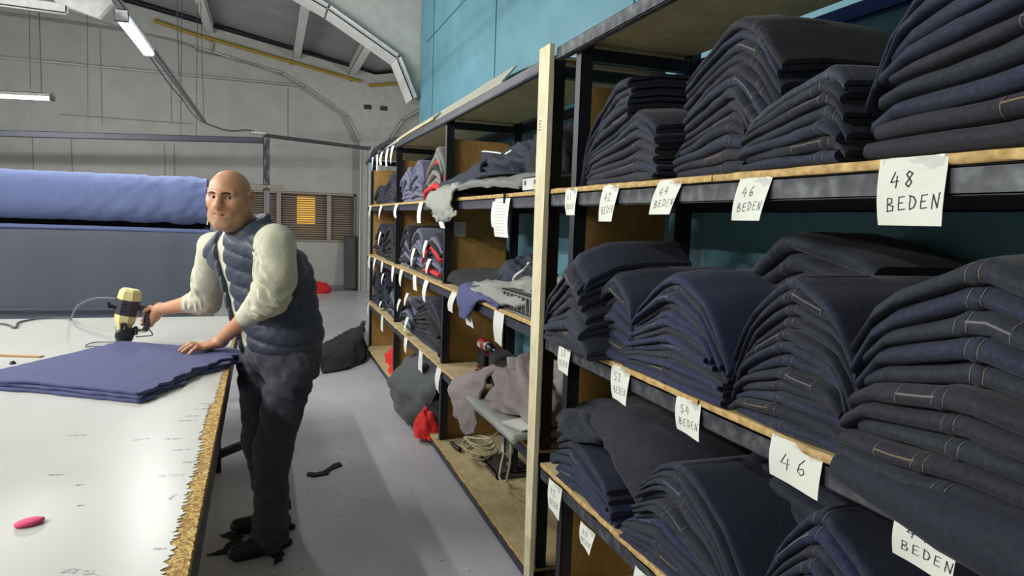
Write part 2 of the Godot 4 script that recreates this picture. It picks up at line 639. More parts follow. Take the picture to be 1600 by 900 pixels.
	tb.prism(PackedVector2Array([Vector2(-2.0, 3.6), Vector2(-1.62, 3.50), Vector2(-1.5, 3.66), Vector2(-1.55, 4.65), Vector2(-2.05, 4.7)]), Transform3D(Basis(), Vector3(0, 0, -8.16)), 0.1)
	struct("ceiling_tie_beam", tb, M.white_paint)
	# pipes on the gable
	var yp := tubeg([Vector3(-2.1, 5.19, zt + 0.2), Vector3(-1.46, 5.03, zt + 0.2), Vector3(1.79, 4.437, zt + 0.2)], 0.035, 8)
	yp.tube([Vector3(1.97, 4.37, zt + 0.2), Vector3(2.76, 4.5, zt + 0.2)], 0.035, 8)
	for x in [-1.1, 0.4, 1.6]:
		var yy: float = 5.03 - 0.1825 * (x + 1.46)
		yp.box(Vector3(x, yy, zt + 0.172), Vector3(0.05, 0.09, 0.056), 0.005)
	tag(solo("gas_pipe", yp, M.yellow_pipe, "yellow gas pipe running along the gable wall under the roof", "pipe"), "yellow gas pipe running along the gable wall under the roof", "pipe")
	var cd := tubeg(smooth_path([Vector3(-4.6, 5.0, zt + 0.16), Vector3(-2.3, 4.93, zt + 0.16), Vector3(-1.46, 4.80, zt + 0.17), Vector3(-1.3, 4.70, zt + 0.17), Vector3(-0.46, 4.60, zt + 0.17), Vector3(0.3, 4.40, zt + 0.17)], 5), 0.014, 6)
	cd.tube([Vector3(-1.06, 4.90, zt + 0.18), Vector3(-1.08, 4.68, zt + 0.17)], 0.012, 6)
	solo("wall_conduit", cd, M.joint, "thin grey conduit on the gable wall below the yellow pipe", "conduit")
	# louvred window
	var win := Node3D.new()
	win.name = "window_1"
	win.set_meta("kind", "structure")
	win.position = Vector3(0.5, y0, zt)
	add_child(win)
	var wf := Geo.new()
	for q in [[x0, x0 + 0.05, y0, y1], [x1 - 0.05, x1, y0, y1], [x0, x1, y0, y0 + 0.05], [x0, x1, y1 - 0.05, y1]]:
		wf.box(Vector3((q[0] + q[1]) / 2, (q[2] + q[3]) / 2, zt - 0.03), Vector3(q[1] - q[0], q[3] - q[2], 0.12), 0.006)
	part("window_frame", wf, M.taupe_metal, win)
	var mu := Geo.new()
	for x in [0.16, 1.18]:
		mu.box(Vector3(x, (y0 + y1) / 2, zt - 0.01), Vector3(0.1, y1 - y0 - 0.08, 0.05), 0.005)
	part("mullion", mu, M.taupe_metal, win)
	part("pane", span(Vector3(x0 + 0.03, y0 + 0.03, zt - 0.2), Vector3(x1 - 0.03, y1 - 0.03, zt - 0.17), 0.0), M.window_void, win)
	part("lit_pane", span(Vector3(0.53, 1.40, zt - 0.165), Vector3(0.90, 2.0, zt - 0.155), 0.0), M.lit_pane, win, "yellow lit pane glowing behind the slats")
	for i in 20:
		var y := y0 + 0.075 + i * (y1 - y0 - 0.13) / 19.0
		var sl := boxg(Vector3((x0 + x1) / 2, y, zt - 0.055), Vector3(x1 - x0 - 0.1, 0.007, 0.052), 0.002, Basis(Vector3.RIGHT, 0.66))
		part("slat", sl, M.taupe_metal, win)
	var baseb := Geo.new()
	baseb.box(Vector3(-3.6, 0.05, zt + 0.01), Vector3(10.7, 0.1, 0.02), 0.004)
	struct("baseboard_back", baseb, M.joint)

func lamp(at: Vector3, along: Vector3, length: float, label: String, hang: float) -> void:
	var t := thing("led_batten", at, label, "lamp", "LED batten lamps over the hall")
	var side := along.cross(Vector3.UP).normalized()
	var b := Basis(along, Vector3.UP, side)
	part("housing", boxg(at + Vector3(0, 0.035, 0), Vector3(length, 0.05, 0.1), 0.008, b), M.white_paint, t)
	for s in [-1, 1]:
		var c: Vector3 = at + side * 0.026 * s - Vector3(0, 0.006, 0)
		part("led_tube", tubeg([c - along * length * 0.48, c + along * length * 0.48], 0.02, 10), M.led_tube, t)
	for s in [-1, 1]:
		part("end_cap", boxg(at + along * s * length * 0.49, Vector3(0.03, 0.07, 0.1), 0.006, b), M.alloy, t)
	if hang > 0.0:
		for s in [-1, 1]:
			var p: Vector3 = at + along * s * length * 0.4 + Vector3(0, 0.06, 0)
			part("hanger", tubeg([p, p + Vector3(0, hang, 0)], 0.006, 6), M.wire_steel, t)
	# bare tubes throw light down and to both sides: one soft light before each flank of the tubes
	for e in [-1.0, 1.0]:
		var l := AreaLight3D.new()
		l.name = t.name + ("_light" if e < 0 else "_light_b")
		l.area_size = Vector2(0.06, length)
		l.light_energy = lamp_energy
		l.light_color = Color(1.0, 1.0, 0.985)
		l.shadow_enabled = true
		l.area_range = 40.0
		l.area_attenuation = 2.0
		add_child(l)
		# the light shines along its own -z
		var out: Vector3 = (side * e * 0.93 - Vector3(0, 0.36, 0)).normalized()
		var yy := along
		var xx := yy.cross(-out)
		l.global_transform = Transform3D(Basis(xx, yy, -out), at + side * e * 0.052 - Vector3(0, 0.03, 0))

func build_services() -> void:
	# trunking over the table from the front of the hall to the gantry
	var tr := Geo.new()
	tr.box(Vector3(-1.07, 3.13, -5.6), Vector3(0.055, 0.045, 15.0), 0.006)
	var t := thing("lamp_trunking", Vector3(-1.07, 3.1, -5.6), "grey cable trunking carrying the slanting lit lamp, running to the gantry", "trunking")
	part("channel", tr, M.alloy, t)
	for z in [-12.9, -9.6, -5.0, -1.5]:
		part("suspension_wire", tubeg([Vector3(-1.07, 3.15, z), Vector3(-1.10, roof_y(-1.10) - 0.25, z)], 0.005, 6), M.wire_steel, t)
	part("cable", tubeg(smooth_path([Vector3(-1.12, 3.1, -7.5), Vector3(-1.12, 3.07, -9.0), Vector3(-1.12, 3.09, -10.4), Vector3(-1.12, 3.07, -11.6), Vector3(-1.1, 3.1, -12.8)], 6), 0.008, 6), M.grey_cable, t)
	lamp(Vector3(-1.07, 3.05, -6.69), Vector3(0, 0, 1), 1.25, "slanting lit LED batten under the trunking, nearest the roof beam", 0.0)
	lamp(Vector3(-3.35, 3.0, -10.75), Vector3(0.97, 0, 0.24).normalized(), 1.4, "lit LED batten at the far left, lying across the hall", roof_y(-3.35) - 3.1)
	var where := ["the front of the hall", "the cutting table's left side", "the middle of the hall", "the far half of the hall"]
	for k in 3:
		lamp(Vector3(-4.4, 3.05, -1.2 - 3.0 * k), Vector3(0, 0, 1), 1.25, "LED batten hanging in the far left row over " + where[k], roof_y(-4.4) - 3.12)
	lamp(Vector3(-2.3, 3.05, -3.9), Vector3(0, 0, 1), 1.25, "LED batten hanging over the left side of the cutting table", roof_y(-2.3) - 3.12)
	lamp(Vector3(-2.6, 3.05, -1.3), Vector3(0, 0, 1), 1.25, "LED batten hanging over the near left part of the cutting table", roof_y(-2.6) - 3.12)
	lamp(Vector3(3.9, 3.4, -11.5), Vector3(0, 0, 1), 1.25, "LED batten in the side bay behind the racks", roof_y(3.9) - 3.5)
	# gantry: horizontal beam, post with a cross piece and cables
	var g := thing("hall_gantry", Vector3(-0.08, 0, -13.0), "grey metal gantry beam and post behind the man with wound cables", "gantry")
	var bm := Geo.new()
	bar(bm, Vector3(-9.0, 2.5, -13.0), Vector3(-0.1, 2.88, -13.0), 0.06, 0.1, 0.008)
	part("beam", bm, mat("gantry_paint", Color(0.34, 0.35, 0.40), 0.6), g)
	part("post", boxg(Vector3(-0.07, 1.47, -13.0), Vector3(0.11, 2.94, 0.08), 0.008), M.alloy, g)
	var rail := Geo.new()
	bar(rail, Vector3(-0.12, 2.97, -13.0), Vector3(1.75, 2.86, -13.0), 0.05, 0.06, 0.006)
	part("top_rail", rail, M.worn_steel, g)
	part("cross_piece", boxg(Vector3(-0.08, 2.075, -12.94), Vector3(0.56, 0.07, 0.04), 0.006), M.taupe_metal, g)
	var cb := Geo.new()
	for k in 3:
		var pts := []
		for i in 9:
			pts.append(Vector3(-0.07 + 0.05 * sin(i * 1.9 + k), 2.9 - i * 0.11, -12.94 + 0.025 * cos(i * 2.3 + k)))
		cb.tube(smooth_path(pts, 3), 0.012, 5)
	cb.tube(smooth_path([Vector3(-1.05, 3.1, -12.95), Vector3(-0.7, 3.0, -12.93), Vector3(-0.35, 3.03, -12.93), Vector3(-0.1, 2.98, -12.94)], 5), 0.014, 6)
	part("cable", cb, M.grey_cable, g)
	part("junction_box", boxg(Vector3(-0.2, 3.0, -12.95), Vector3(0.26, 0.06, 0.06), 0.006), M.white_paint, g)
	for q in [[-3.6, "first"], [-2.81, "second"], [-1.44, "third"], [-1.2, "fourth"]]:
		var yb: float = 2.93 + 0.0427 * (q[0] + 0.1)
		part("suspension_wire", tubeg([Vector3(q[0], yb, -13.0), Vector3(q[0] + 0.05, roof_y(q[0] + 0.05) - 0.006, -13.0)], 0.006, 6), M.wire_steel, g)
	var bp := boxg(Vector3(1.62, 0.62, -15.03), Vector3(0.26, 1.16, 0.03), 0.012, Basis(Vector3.RIGHT, -0.11))
	bp.box(Vector3(1.60, 0.6, -14.99), Vector3(0.24, 1.1, 0.03), 0.012, Basis(Vector3.RIGHT, -0.11))
	solo("leaning_board", bp, mat("board_grey", Color(0.30, 0.31, 0.31), 0.8), "dark grey board leaning on the wall beside the column", "board")

# ---------------------------------------------------------------- racks
func rack(called: String, label: String, posts: Array, z0: float, z1: float, levels: Array, top: float, panels: Array, boards: Array, rail_mat: Material) -> Node3D:
	var r := thing(called, Vector3(1.35, 0, (z0 + z1) / 2), label, "rack")
	for z in posts:
		part("post", boxg(Vector3(1.125, top / 2, z), Vector3(0.05, top, 0.05), 0.003), M.dark_steel, r)
		part("post", boxg(Vector3(1.60, top / 2, z), Vector3(0.05, top, 0.05), 0.003), M.dark_steel, r)
		part("cross_bar", boxg(Vector3(1.36, top - 0.06, z), Vector3(0.44, 0.045, 0.045), 0.003), M.dark_steel, r)
	for z in panels:
		part("side_panel", boxg(Vector3(1.34, 1.10, z), Vector3(0.43, 2.08, 0.012), 0.002), M.brown_panel, r)
	for y in levels + [top + 0.001]:
		var is_top: bool = y > top
		part("front_rail", boxg(Vector3(1.085, y - 0.045 if not is_top else top - 0.03, (z0 + z1) / 2), Vector3(0.03, 0.05, absf(z1 - z0)), 0.004), rail_mat, r)
		part("rear_rail", boxg(Vector3(1.635, y - 0.05, (z0 + z1) / 2), Vector3(0.03, 0.05, absf(z1 - z0)), 0.004), M.blue_steel if is_top and called == "jeans_rack" else M.dark_steel, r)
		for i in boards.size() - 1:
			var a: float = boards[i]
			var b: float = boards[i + 1]
			var bb := boxg(Vector3(1.345, y - 0.009, (a + b) / 2), Vector3(0.55 if not is_top else 0.50, 0.018, absf(b - a) - 0.004), 0.003)
			var board := part("shelf_board", bb, M.ply_board, r)
			if not is_top:
				# raw chipped front edge of the board
				var eg := Geo.new()
				var rows := [[], [], [], []]
				var n := int(absf(b - a) / 0.05)
				for k in n + 1:
					var z := lerpf(a, b, float(k) / n) * 0.9995
					var j := rng.randf_range(-0.003, 0.003)
					var c := rng.randf_range(-0.002, 0.002)
					rows[0].append(Vector3(1.072, y + 0.0005 + c * 0.5, z))
					rows[1].append(Vector3(1.066 + j, y - 0.002 + c, z))
					rows[2].append(Vector3(1.066 + j, y - 0.016 + c, z))
					rows[3].append(Vector3(1.072, y - 0.0185, z))
				eg.grid(rows)
				part("board_edge", eg, M.ply_edge, board)
	return r

func build_racks() -> void:
	var far := rack("open_rack", "long open storage rack with brown dividers, beyond the cream batten", [-8.1, -6.4, -4.5, -2.69], -8.12, -2.66, [0.085, 0.622, 1.17, 1.735], 2.285, [-8.06, -6.43, -4.53], [-8.12, -6.4, -4.5, -2.66], M.steel)
	var near := rack("jeans_rack", "nearest storage rack packed with folded dark jeans", [-2.43, -0.45], -2.58, -0.42, [0.085, 0.598, 1.15, 1.738], 2.30, [-2.50], [-2.58, -1.5, -0.42], M.worn_steel)
	var cb := Geo.new()
	cb.prism(PackedVector2Array([Vector2(-2.70, 2.31), Vector2(-2.585, 2.31), Vector2(-2.59, 1.2), Vector2(-2.595, 0.0), Vector2(-2.66, 0.0), Vector2(-2.685, 1.2)]), Transform3D(Basis(Vector3(0, 0, 1), Vector3(0, 1, 0), Vector3(-1, 0, 0)), Vector3(1.064, 0, 0)), 0.02)
	part("cover_batten", cb, M.cream_board, near, "cream painted batten on the rack end")
	var hole := Geo.new()
	for i in 4:
		hole.box(Vector3(1.0435, 1.98 + i * 0.012, -2.665 + 0.004 * (i % 2)), Vector3(0.002, 0.004, 0.02), 0.0005)
	part("stamp_mark", hole, M.black_plastic, near)
	# flat sheets leaning on the wall above the far rack
	var c1 := Geo.new()
	c1.prism(PackedVector2Array([Vector2(-7.7, 0), Vector2(-3.4, 0), Vector2(-4.6, 0.62), Vector2(-5.35, 0.66), Vector2(-5.42, 0.57), Vector2(-7.4, 0.44)]), Transform3D(Basis(Vector3(0, 0, 1), Vector3(0.8, 0.6, 0), Vector3(-0.6, 0.8, 0)), Vector3(1.12, 2.305, 0)), 0.012)
	solo("insulation_sheet", c1, M.card, "pale flat sheet tilted against the teal wall on top of the open rack", "sheet")
	var c2 := Geo.new()
	c2.prism(PackedVector2Array([Vector2(-6.4, 0), Vector2(-4.9, 0), Vector2(-5.2, 0.16), Vector2(-6.2, 0.14)]), Transform3D(Basis(Vector3(0, 0, 1), Vector3(0.8, 0.6, 0), Vector3(-0.6, 0.8, 0)), Vector3(1.10, 2.312, 0)), 0.012)
	solo("card_strip", c2, M.cream_board, "narrow cream strip lying in front of the pale flat sheet", "strip")
	var pb := Geo.new()
	var rows := fine([[Vector3(1.08, 2.305, -7.2), Vector3(1.08, 2.31, -7.7), Vector3(1.04, 2.2, -8.15)], [Vector3(1.22, 2.36, -7.2), Vector3(1.25, 2.46, -7.7), Vector3(1.2, 2.44, -8.1)], [Vector3(1.45, 2.34, -7.3), Vector3(1.5, 2.50, -7.7), Vector3(1.5, 2.42, -8.1)], [Vector3(1.6, 2.305, -7.3), Vector3(1.63, 2.33, -7.7), Vector3(1.62, 2.31, -8.1)]], 6, 6)
	crumple(rows, 0.03, 5.0, 0.6, 4)
	pb.sheet(rows, 0.012)
	solo("dark_bundle", pb, M.black_cloth, "dark crumpled bundle on the far top end of the open rack", "bundle")

# ---------------------------------------------------------------- folded clothes
const ORD := ["topmost", "second", "third", "fourth", "fifth", "sixth", "seventh", "eighth", "ninth", "tenth", "eleventh", "twelfth", "thirteenth", "fourteenth", "fifteenth", "sixteenth", "seventeenth"]
const TONE := {"indigo": "dark indigo", "charcoal": "charcoal", "violet": "violet-black", "blue": "deep blue", "slate": "faded slate", "ink": "ink-black"}

func profile(xf: float, t: float, depth: float, off: float) -> Array:
	# outer outline of a folded cloth from the back top over the front nose to the back bottom: [x, y, nx, ny]
	var out := []
	var rx := t * 0.75
	for k in 4:
		out.append([xf + rx + (depth - rx) * (1.0 - k / 4.0), t + off])
	for k in 7:
		var a := PI / 2 + PI * k / 6.0
		out.append([xf + rx + (rx + off) * cos(a), t * 0.5 + (t * 0.5 + off) * sin(a)])
	for k in 4:
		out.append([xf + rx + (depth - rx) * ((k + 1) / 4.0), -off])
	return out

func stack(s: Dictionary) -> void:
	# s: y, z0 (far), z1 (near), xf, n, h, r (ridge place), df, dn (how much thinner at far and near end), depth, tones, where, [lean, shift, tilt, nose]
	var n: int = s.n
	var zlo: float = s.z0 - 0.15
	var zhi: float = s.z1 + 0.15
	var NS := 61
	var H := PackedFloat32Array()
	H.resize(NS)
	H.fill(s.y + 0.002)
	var T: float = s.h / n / 1.10
	var depth: float = s.get("depth", 0.42)
	var kind: String = s.get("kind", "jeans")
	var called: String = s.get("called", "folded_jeans")
	for k in n:
		var sh: Array = s.get("shift", [])
		var dz := 0.0
		var dz1 := 0.0
		for q in sh:
			if k >= q[0] and k <= q[1]:
				dz = q[2]
				dz1 = q[3]
		var loose: float = s.get("loose", 1.0)
		var zf: float = s.z0 + dz + rng.randf_range(-0.014, 0.014) * loose
		var zn: float = s.z1 + dz1 + rng.randf_range(-0.014, 0.014) * loose
		var xf: float = s.xf + s.get("lean", 0.0) * k / n + rng.randf_range(-0.010, 0.010) * loose
		var r: float = s.r + rng.randf_range(-0.05, 0.05)
		var tk := T * rng.randf_range(0.88, 1.12)
		var NZ := 13
		var yaw := rng.randf_range(-0.010, 0.010) * loose
		var cen := Vector2(xf + 0.2, (zf + zn) / 2)
		var tilt: float = s.get("tilt", 0.0)
		var nose: float = s.get("nose", 0.0) * k / n
		var waves := rng.randf_range(0, TAU)
		var outer := []
		var inner := []
		var bot := []
		var tt := []
		for i in NZ:
			var u := float(i) / (NZ - 1)
			var z := lerpf(zf, zn, u)
			var f := clampf((z - zlo) / (zhi - zlo) * (NS - 1), 0, NS - 1.001)
			var b := lerpf(H[int(f)], H[int(f) + 1], f - int(f))
			bot.append(b)
			var e: float = s.df * pow((r - u) / r, 1.25) if u < r else s.dn * pow((u - r) / (1.0 - r), 1.25)
			tt.append(tk * (1.0 - e) * (1.0 + 0.07 * sin(u * 9.0 + waves)) * (1.0 + 0.16 * exp(-pow((u - r) / 0.05, 2.0))))
		# a cloth bridges hollows a little: smooth the underside upwards
		for pass_no in 2:
			for i in range(1, NZ - 1):
				bot[i] = maxf(bot[i], (bot[i - 1] + bot[i + 1]) / 2)
		var place := func(q, z: float, b: float) -> Vector3:
			var x: float = q[0]
			var y: float = b + q[1] + tilt * (x - xf) - nose * exp(-maxf(0.0, x - xf) / 0.07)
			var d := Vector2(x, z) - cen
			d = d.rotated(yaw)
			return Vector3(cen.x + d.x, y, cen.y + d.y)
		for i in NZ:
			var u := float(i) / (NZ - 1)
			var z := lerpf(zf, zn, u)
			var xw: float = xf + 0.006 * sin(u * 7.0 + waves * 2.0) + 0.012 * pow(absf(u - r), 2.0)
			var t: float = tt[i] * 0.955
			var po := profile(xw, t, depth, 0.0)
			var orow := []
			var irow := []
			wob.seed = 5
			wob.frequency = 9.0
			for j in po.size():
				var p: Vector3 = place.call(po[j], z, bot[i])
				if j > 1 and j < po.size() - 2:
					p.x += wob.get_noise_3d(p.x * 2.0, p.y * 6.0 + k, p.z * 2.2) * 0.006
				orow.append(p)
				var q := [po[j][0], t * 0.5 + (po[j][1] - t * 0.5) * 0.22]
				if j >= 4 and j < 11:
					q[0] = xw + t * 0.45 + (po[j][0] - xw) * 0.4
				irow.append(place.call(q, z, bot[i]))
			outer.append(orow)
			inner.append(irow)
		for i in NS:
			var z := zlo + (zhi - zlo) * i / (NS - 1)
			var u := (z - zf) / (zn - zf)
			if u >= -0.03 and u <= 1.03:
				var f := clampf(u, 0, 1) * (NZ - 1) * 0.9999
				H[i] = maxf(H[i], lerpf(bot[int(f)] + tt[int(f)], bot[int(f) + 1] + tt[int(f) + 1], f - int(f)))
		var tones: Array = s.tones
		var tone: String = tones[rng.randi() % tones.size()] if kind == "jeans" else tones[k % tones.size()]
		var base := Vector3(xf + 0.2, bot[6], (zf + zn) / 2)
		var place_name: String = ORD[n - 1 - k] if n - 1 - k < ORD.size() else "lower"
		if k == 0:
			place_name = "bottommost"
		var label := ""
		var m: Material
		if kind == "jeans":
			label = "%s folded jeans, %s in the stack %s" % [TONE[tone], place_name, s.where]
			m = M["denim_" + tone]
		else:
			label = "%s folded %s, %s in the pile %s" % [s.names[tone], kind, place_name, s.where]
			m = M[tone]
		var o := thing(called, base, label, kind if kind != "jeans" else "jeans", s.group)
		var g := Geo.new()
		g.grid(outer)
		g.grid(inner, false, false, true)
		for e in [0, NZ - 1]:
			g.grid([outer[e], inner[e]], false, false, e == 0)
		var ob := []
		var ib := []
		for i in NZ:
			ob.append(outer[i][0]); ib.append(inner[i][0])
		g.grid([ob, ib])
		ob = []
		ib = []
		for i in NZ:
			ob.append(outer[i][14]); ib.append(inner[i][14])
		g.grid([ib, ob])
		part("folded_leg" if kind == "jeans" else "folded_body", g, m, o)
		if kind == "jeans":
			# the seam that crosses the front fold, and its stitching
			var at := func(u: float, j: float, off: float) -> Vector3:
				var f := clampf(u, 0.0, 0.999) * (NZ - 1)
				var i0 := int(f)
				var j0 := mini(int(j), 13)
				var a: Vector3 = outer[i0][j0].lerp(outer[i0][j0 + 1], j - j0)
				var b: Vector3 = outer[i0 + 1][j0].lerp(outer[i0 + 1][j0 + 1], j - j0)
				var p := a.lerp(b, f - i0)
				var du: Vector3 = outer[i0 + 1][j0] - outer[i0][j0]
				var dj: Vector3 = outer[i0][j0 + 1] - outer[i0][j0]
				return p + du.cross(dj).normalized() * -off
			var strip := func(sg: Geo, ua: float, ub: float, ja: float, jb: float, off: float, along: bool) -> void:
				var ra := []
				var rb := []
				var mid := []
				var cnt := 11
				for q in cnt:
					var w := float(q) / (cnt - 1)
					if along:
						ra.append(at.call(lerpf(ua, ub, w), ja, off)); rb.append(at.call(lerpf(ua, ub, w), jb, off))
					else:
						ra.append(at.call(ua, lerpf(ja, jb, w), off)); rb.append(at.call(ub, lerpf(ja, jb, w), off))
				if along:
					sg.grid([rb, ra])
				else:
					sg.grid([ra, rb])
			var L: float = zn - zf
			var us := clampf(r + rng.randf_range(-0.06, 0.02), 0.12, 0.86)
			var sgm := Geo.new()
			var w1 := 0.006 / L
			var ra := []
			var rb := []
			var rc := []
			var rd := []
			for q in 13:
				var j := 2.2 + q * 0.75
				ra.append(at.call(us - w1 * 1.5, j, 0.0)); rb.append(at.call(us - w1, j, 0.0022)); rc.append(at.call(us + w1, j, 0.0022)); rd.append(at.call(us + w1 * 1.5, j, 0.0))
			sgm.grid([ra, rb, rc, rd])
			var seam := part("seam", sgm, m, o)
			var st := Geo.new()
			var w2 := 0.0008 / L
			for e in [-1.0, 1.0]:
				strip.call(st, us + e * 0.011 / L - w2, us + e * 0.011 / L + w2, 3.2, 10.0, 0.0012, false)
			if k % 3 == 1:
				var ue := clampf(us + (0.085 if rng.randf() < 0.5 else -0.085) / L, 0.05, 0.95)
				strip.call(st, minf(us, ue), maxf(us, ue), 6.3, 6.3 + 0.35, 0.0012, true)
				strip.call(st, ue - w2, ue + w2, 4.0, 9.6, 0.0012, false)
			part("stitching", st, M.tan_thread if k % 4 == 1 else M.white_thread, seam)

func build_jeans() -> void:
	var g := "folded dark jeans stacked on the near rack"
	var u := 1.742
	stack({"y": u, "z0": -2.325, "z1": -1.85, "xf": 1.10, "n": 12, "h": 0.42, "r": 0.75, "df": 0.40, "dn": 0.08, "tones": ["indigo", "charcoal", "charcoal", "violet", "ink"], "where": "above the forty-two tag", "group": g, "shift": [[7, 11, -0.045, -0.17]], "nose": 0.04})
	stack({"y": u, "z0": -1.78, "z1": -1.46, "xf": 1.13, "n": 13, "h": 0.485, "r": 0.8, "df": 0.35, "dn": 0.06, "tones": ["indigo", "ink", "charcoal", "violet"], "where": "reaching the top board", "group": g, "shift": [[5, 12, 0.02, 0.11]], "nose": 0.03})
	stack({"y": u, "z0": -1.43, "z1": -1.11, "xf": 1.085, "n": 7, "h": 0.225, "r": 0.85, "df": 0.35, "dn": 0.05, "tones": ["slate", "charcoal", "ink", "indigo"], "where": "above the forty-six tag", "group": g, "nose": 0.015})
	stack({"y": u, "z0": -1.03, "z1": -0.52, "xf": 1.08, "n": 9, "h": 0.42, "r": 0.66, "df": 0.28, "dn": 0.1, "tones": ["violet", "charcoal", "indigo", "violet"], "where": "above the forty-eight tag", "group": g, "shift": [[4, 6, 0.03, 0.02], [7, 8, -0.01, 0.0]], "nose": 0.02})
	var v := 1.155
	stack({"y": v, "z0": -2.375, "z1": -2.03, "xf": 0.975, "n": 9, "h": 0.41, "r": 0.62, "df": 0.36, "dn": 0.18, "tones": ["charcoal", "indigo", "ink", "charcoal"], "where": "hanging past the cream batten", "group": g, "nose": 0.09, "loose": 1.8, "shift": [[5, 8, 0.02, -0.06]]})
	stack({"y": v, "z0": -2.16, "z1": -1.85, "xf": 1.065, "n": 9, "h": 0.33, "r": 0.5, "df": 0.34, "dn": 0.22, "tones": ["charcoal", "indigo", "blue", "ink"], "where": "above the fifty-two tag", "group": g, "nose": 0.04, "loose": 1.4})
	stack({"y": v, "z0": -1.87, "z1": -1.40, "xf": 1.05, "n": 13, "h": 0.355, "r": 0.46, "df": 0.42, "dn": 0.2, "tones": ["blue", "indigo", "blue", "charcoal"], "where": "above the fifty-four tag", "group": g, "nose": 0.02, "shift": [[4, 8, 0.0, -0.05], [9, 12, 0.02, 0.02]]})
	stack({"y": v, "z0": -1.66, "z1": -1.18, "xf": 1.30, "n": 8, "h": 0.47, "r": 0.4, "df": 0.3, "dn": 0.12, "depth": 0.30, "tones": ["ink", "charcoal"], "where": "pushed back by the teal wall", "group": g})
	stack({"y": v, "z0": -1.355, "z1": -1.0, "xf": 1.06, "n": 12, "h": 0.37, "r": 0.48, "df": 0.42, "dn": 0.2, "tones": ["charcoal", "indigo", "charcoal", "ink"], "where": "above the lone number sheet", "group": g, "shift": [[3, 5, 0.02, -0.03]]})
	stack({"y": v, "z0": -0.985, "z1": -0.52, "xf": 1.04, "n": 10, "h": 0.45, "r": 0.45, "df": 0.2, "dn": 0.12, "tones": ["charcoal", "violet", "charcoal", "indigo"], "where": "above the hanging jeans", "group": g, "nose": 0.02, "loose": 1.4, "shift": [[8, 9, 0.0, 0.0]]})
	var w := 0.603
	stack({"y": w, "z0": -2.375, "z1": -1.93, "xf": 1.055, "n": 7, "h": 0.235, "r": 0.3, "df": 0.2, "dn": 0.42, "tones": ["charcoal", "blue", "indigo", "violet"], "where": "under the black bundle", "group": g, "loose": 1.5})
	stack({"y": w, "z0": -1.86, "z1": -1.25, "xf": 1.06, "n": 13, "h": 0.385, "r": 0.38, "df": 0.5, "dn": 0.3, "tones": ["charcoal", "blue", "indigo", "charcoal"], "where": "fanned on the lowest shelf", "group": g, "shift": [[0, 4, 0.0, -0.12], [5, 8, 0.06, -0.03], [9, 12, 0.10, 0.07]], "loose": 1.3})
	stack({"y": w, "z0": -1.62, "z1": -1.1, "xf": 1.30, "n": 8, "h": 0.47, "r": 0.35, "df": 0.2, "dn": 0.3, "depth": 0.30, "tones": ["ink", "charcoal", "indigo"], "where": "behind the fanned lowest stack", "group": g})
	stack({"y": w, "z0": -1.21, "z1": -0.86, "xf": 1.06, "n": 12, "h": 0.44, "r": 0.4, "df": 0.36, "dn": 0.25, "tones": ["indigo", "blue", "ink", "charcoal"], "where": "below the lone number sheet", "group": g})
	stack({"y": w, "z0": -0.84, "z1": -0.5, "xf": 1.05, "n": 9, "h": 0.34, "r": 0.4, "df": 0.3, "dn": 0.2, "tones": ["indigo", "blue", "ink"], "where": "below the hanging jeans", "group": g})

# ---------------------------------------------------------------- cutting table and what lies on it
func edge_x(z: float) -> float:
	return lerpf(-0.156, -0.205, clampf((-1.4 - z) / 3.7, -0.6, 1.0))

func chip_texture() -> Image:
	# strands of pressed wood: short strokes in many tones
	var im := Image.create(512, 512, false, Image.FORMAT_RGB8)
	im.fill(Color(0.62, 0.47, 0.24))
	var r := RandomNumberGenerator.new()
	r.seed = 77
	for k in 2600:
		var c := Color(0.78, 0.64, 0.36).lerp([Color(0.95, 0.86, 0.60), Color(0.56, 0.41, 0.20), Color(0.86, 0.73, 0.42), Color(0.90, 0.76, 0.50)][r.randi() % 4], r.randf_range(0.3, 0.9))
		var p := Vector2(r.randf() * 512, r.randf() * 512)
		var a := r.randf() * TAU
		var l := r.randf_range(8, 34)
		var w := r.randi_range(2, 6)
		var n := int(l)
		for i in n:
			var q := p + Vector2(cos(a), sin(a)) * i
			im.fill_rect(Rect2i(posmod(int(q.x), 508), posmod(int(q.y), 508), w, w), c)
	return im

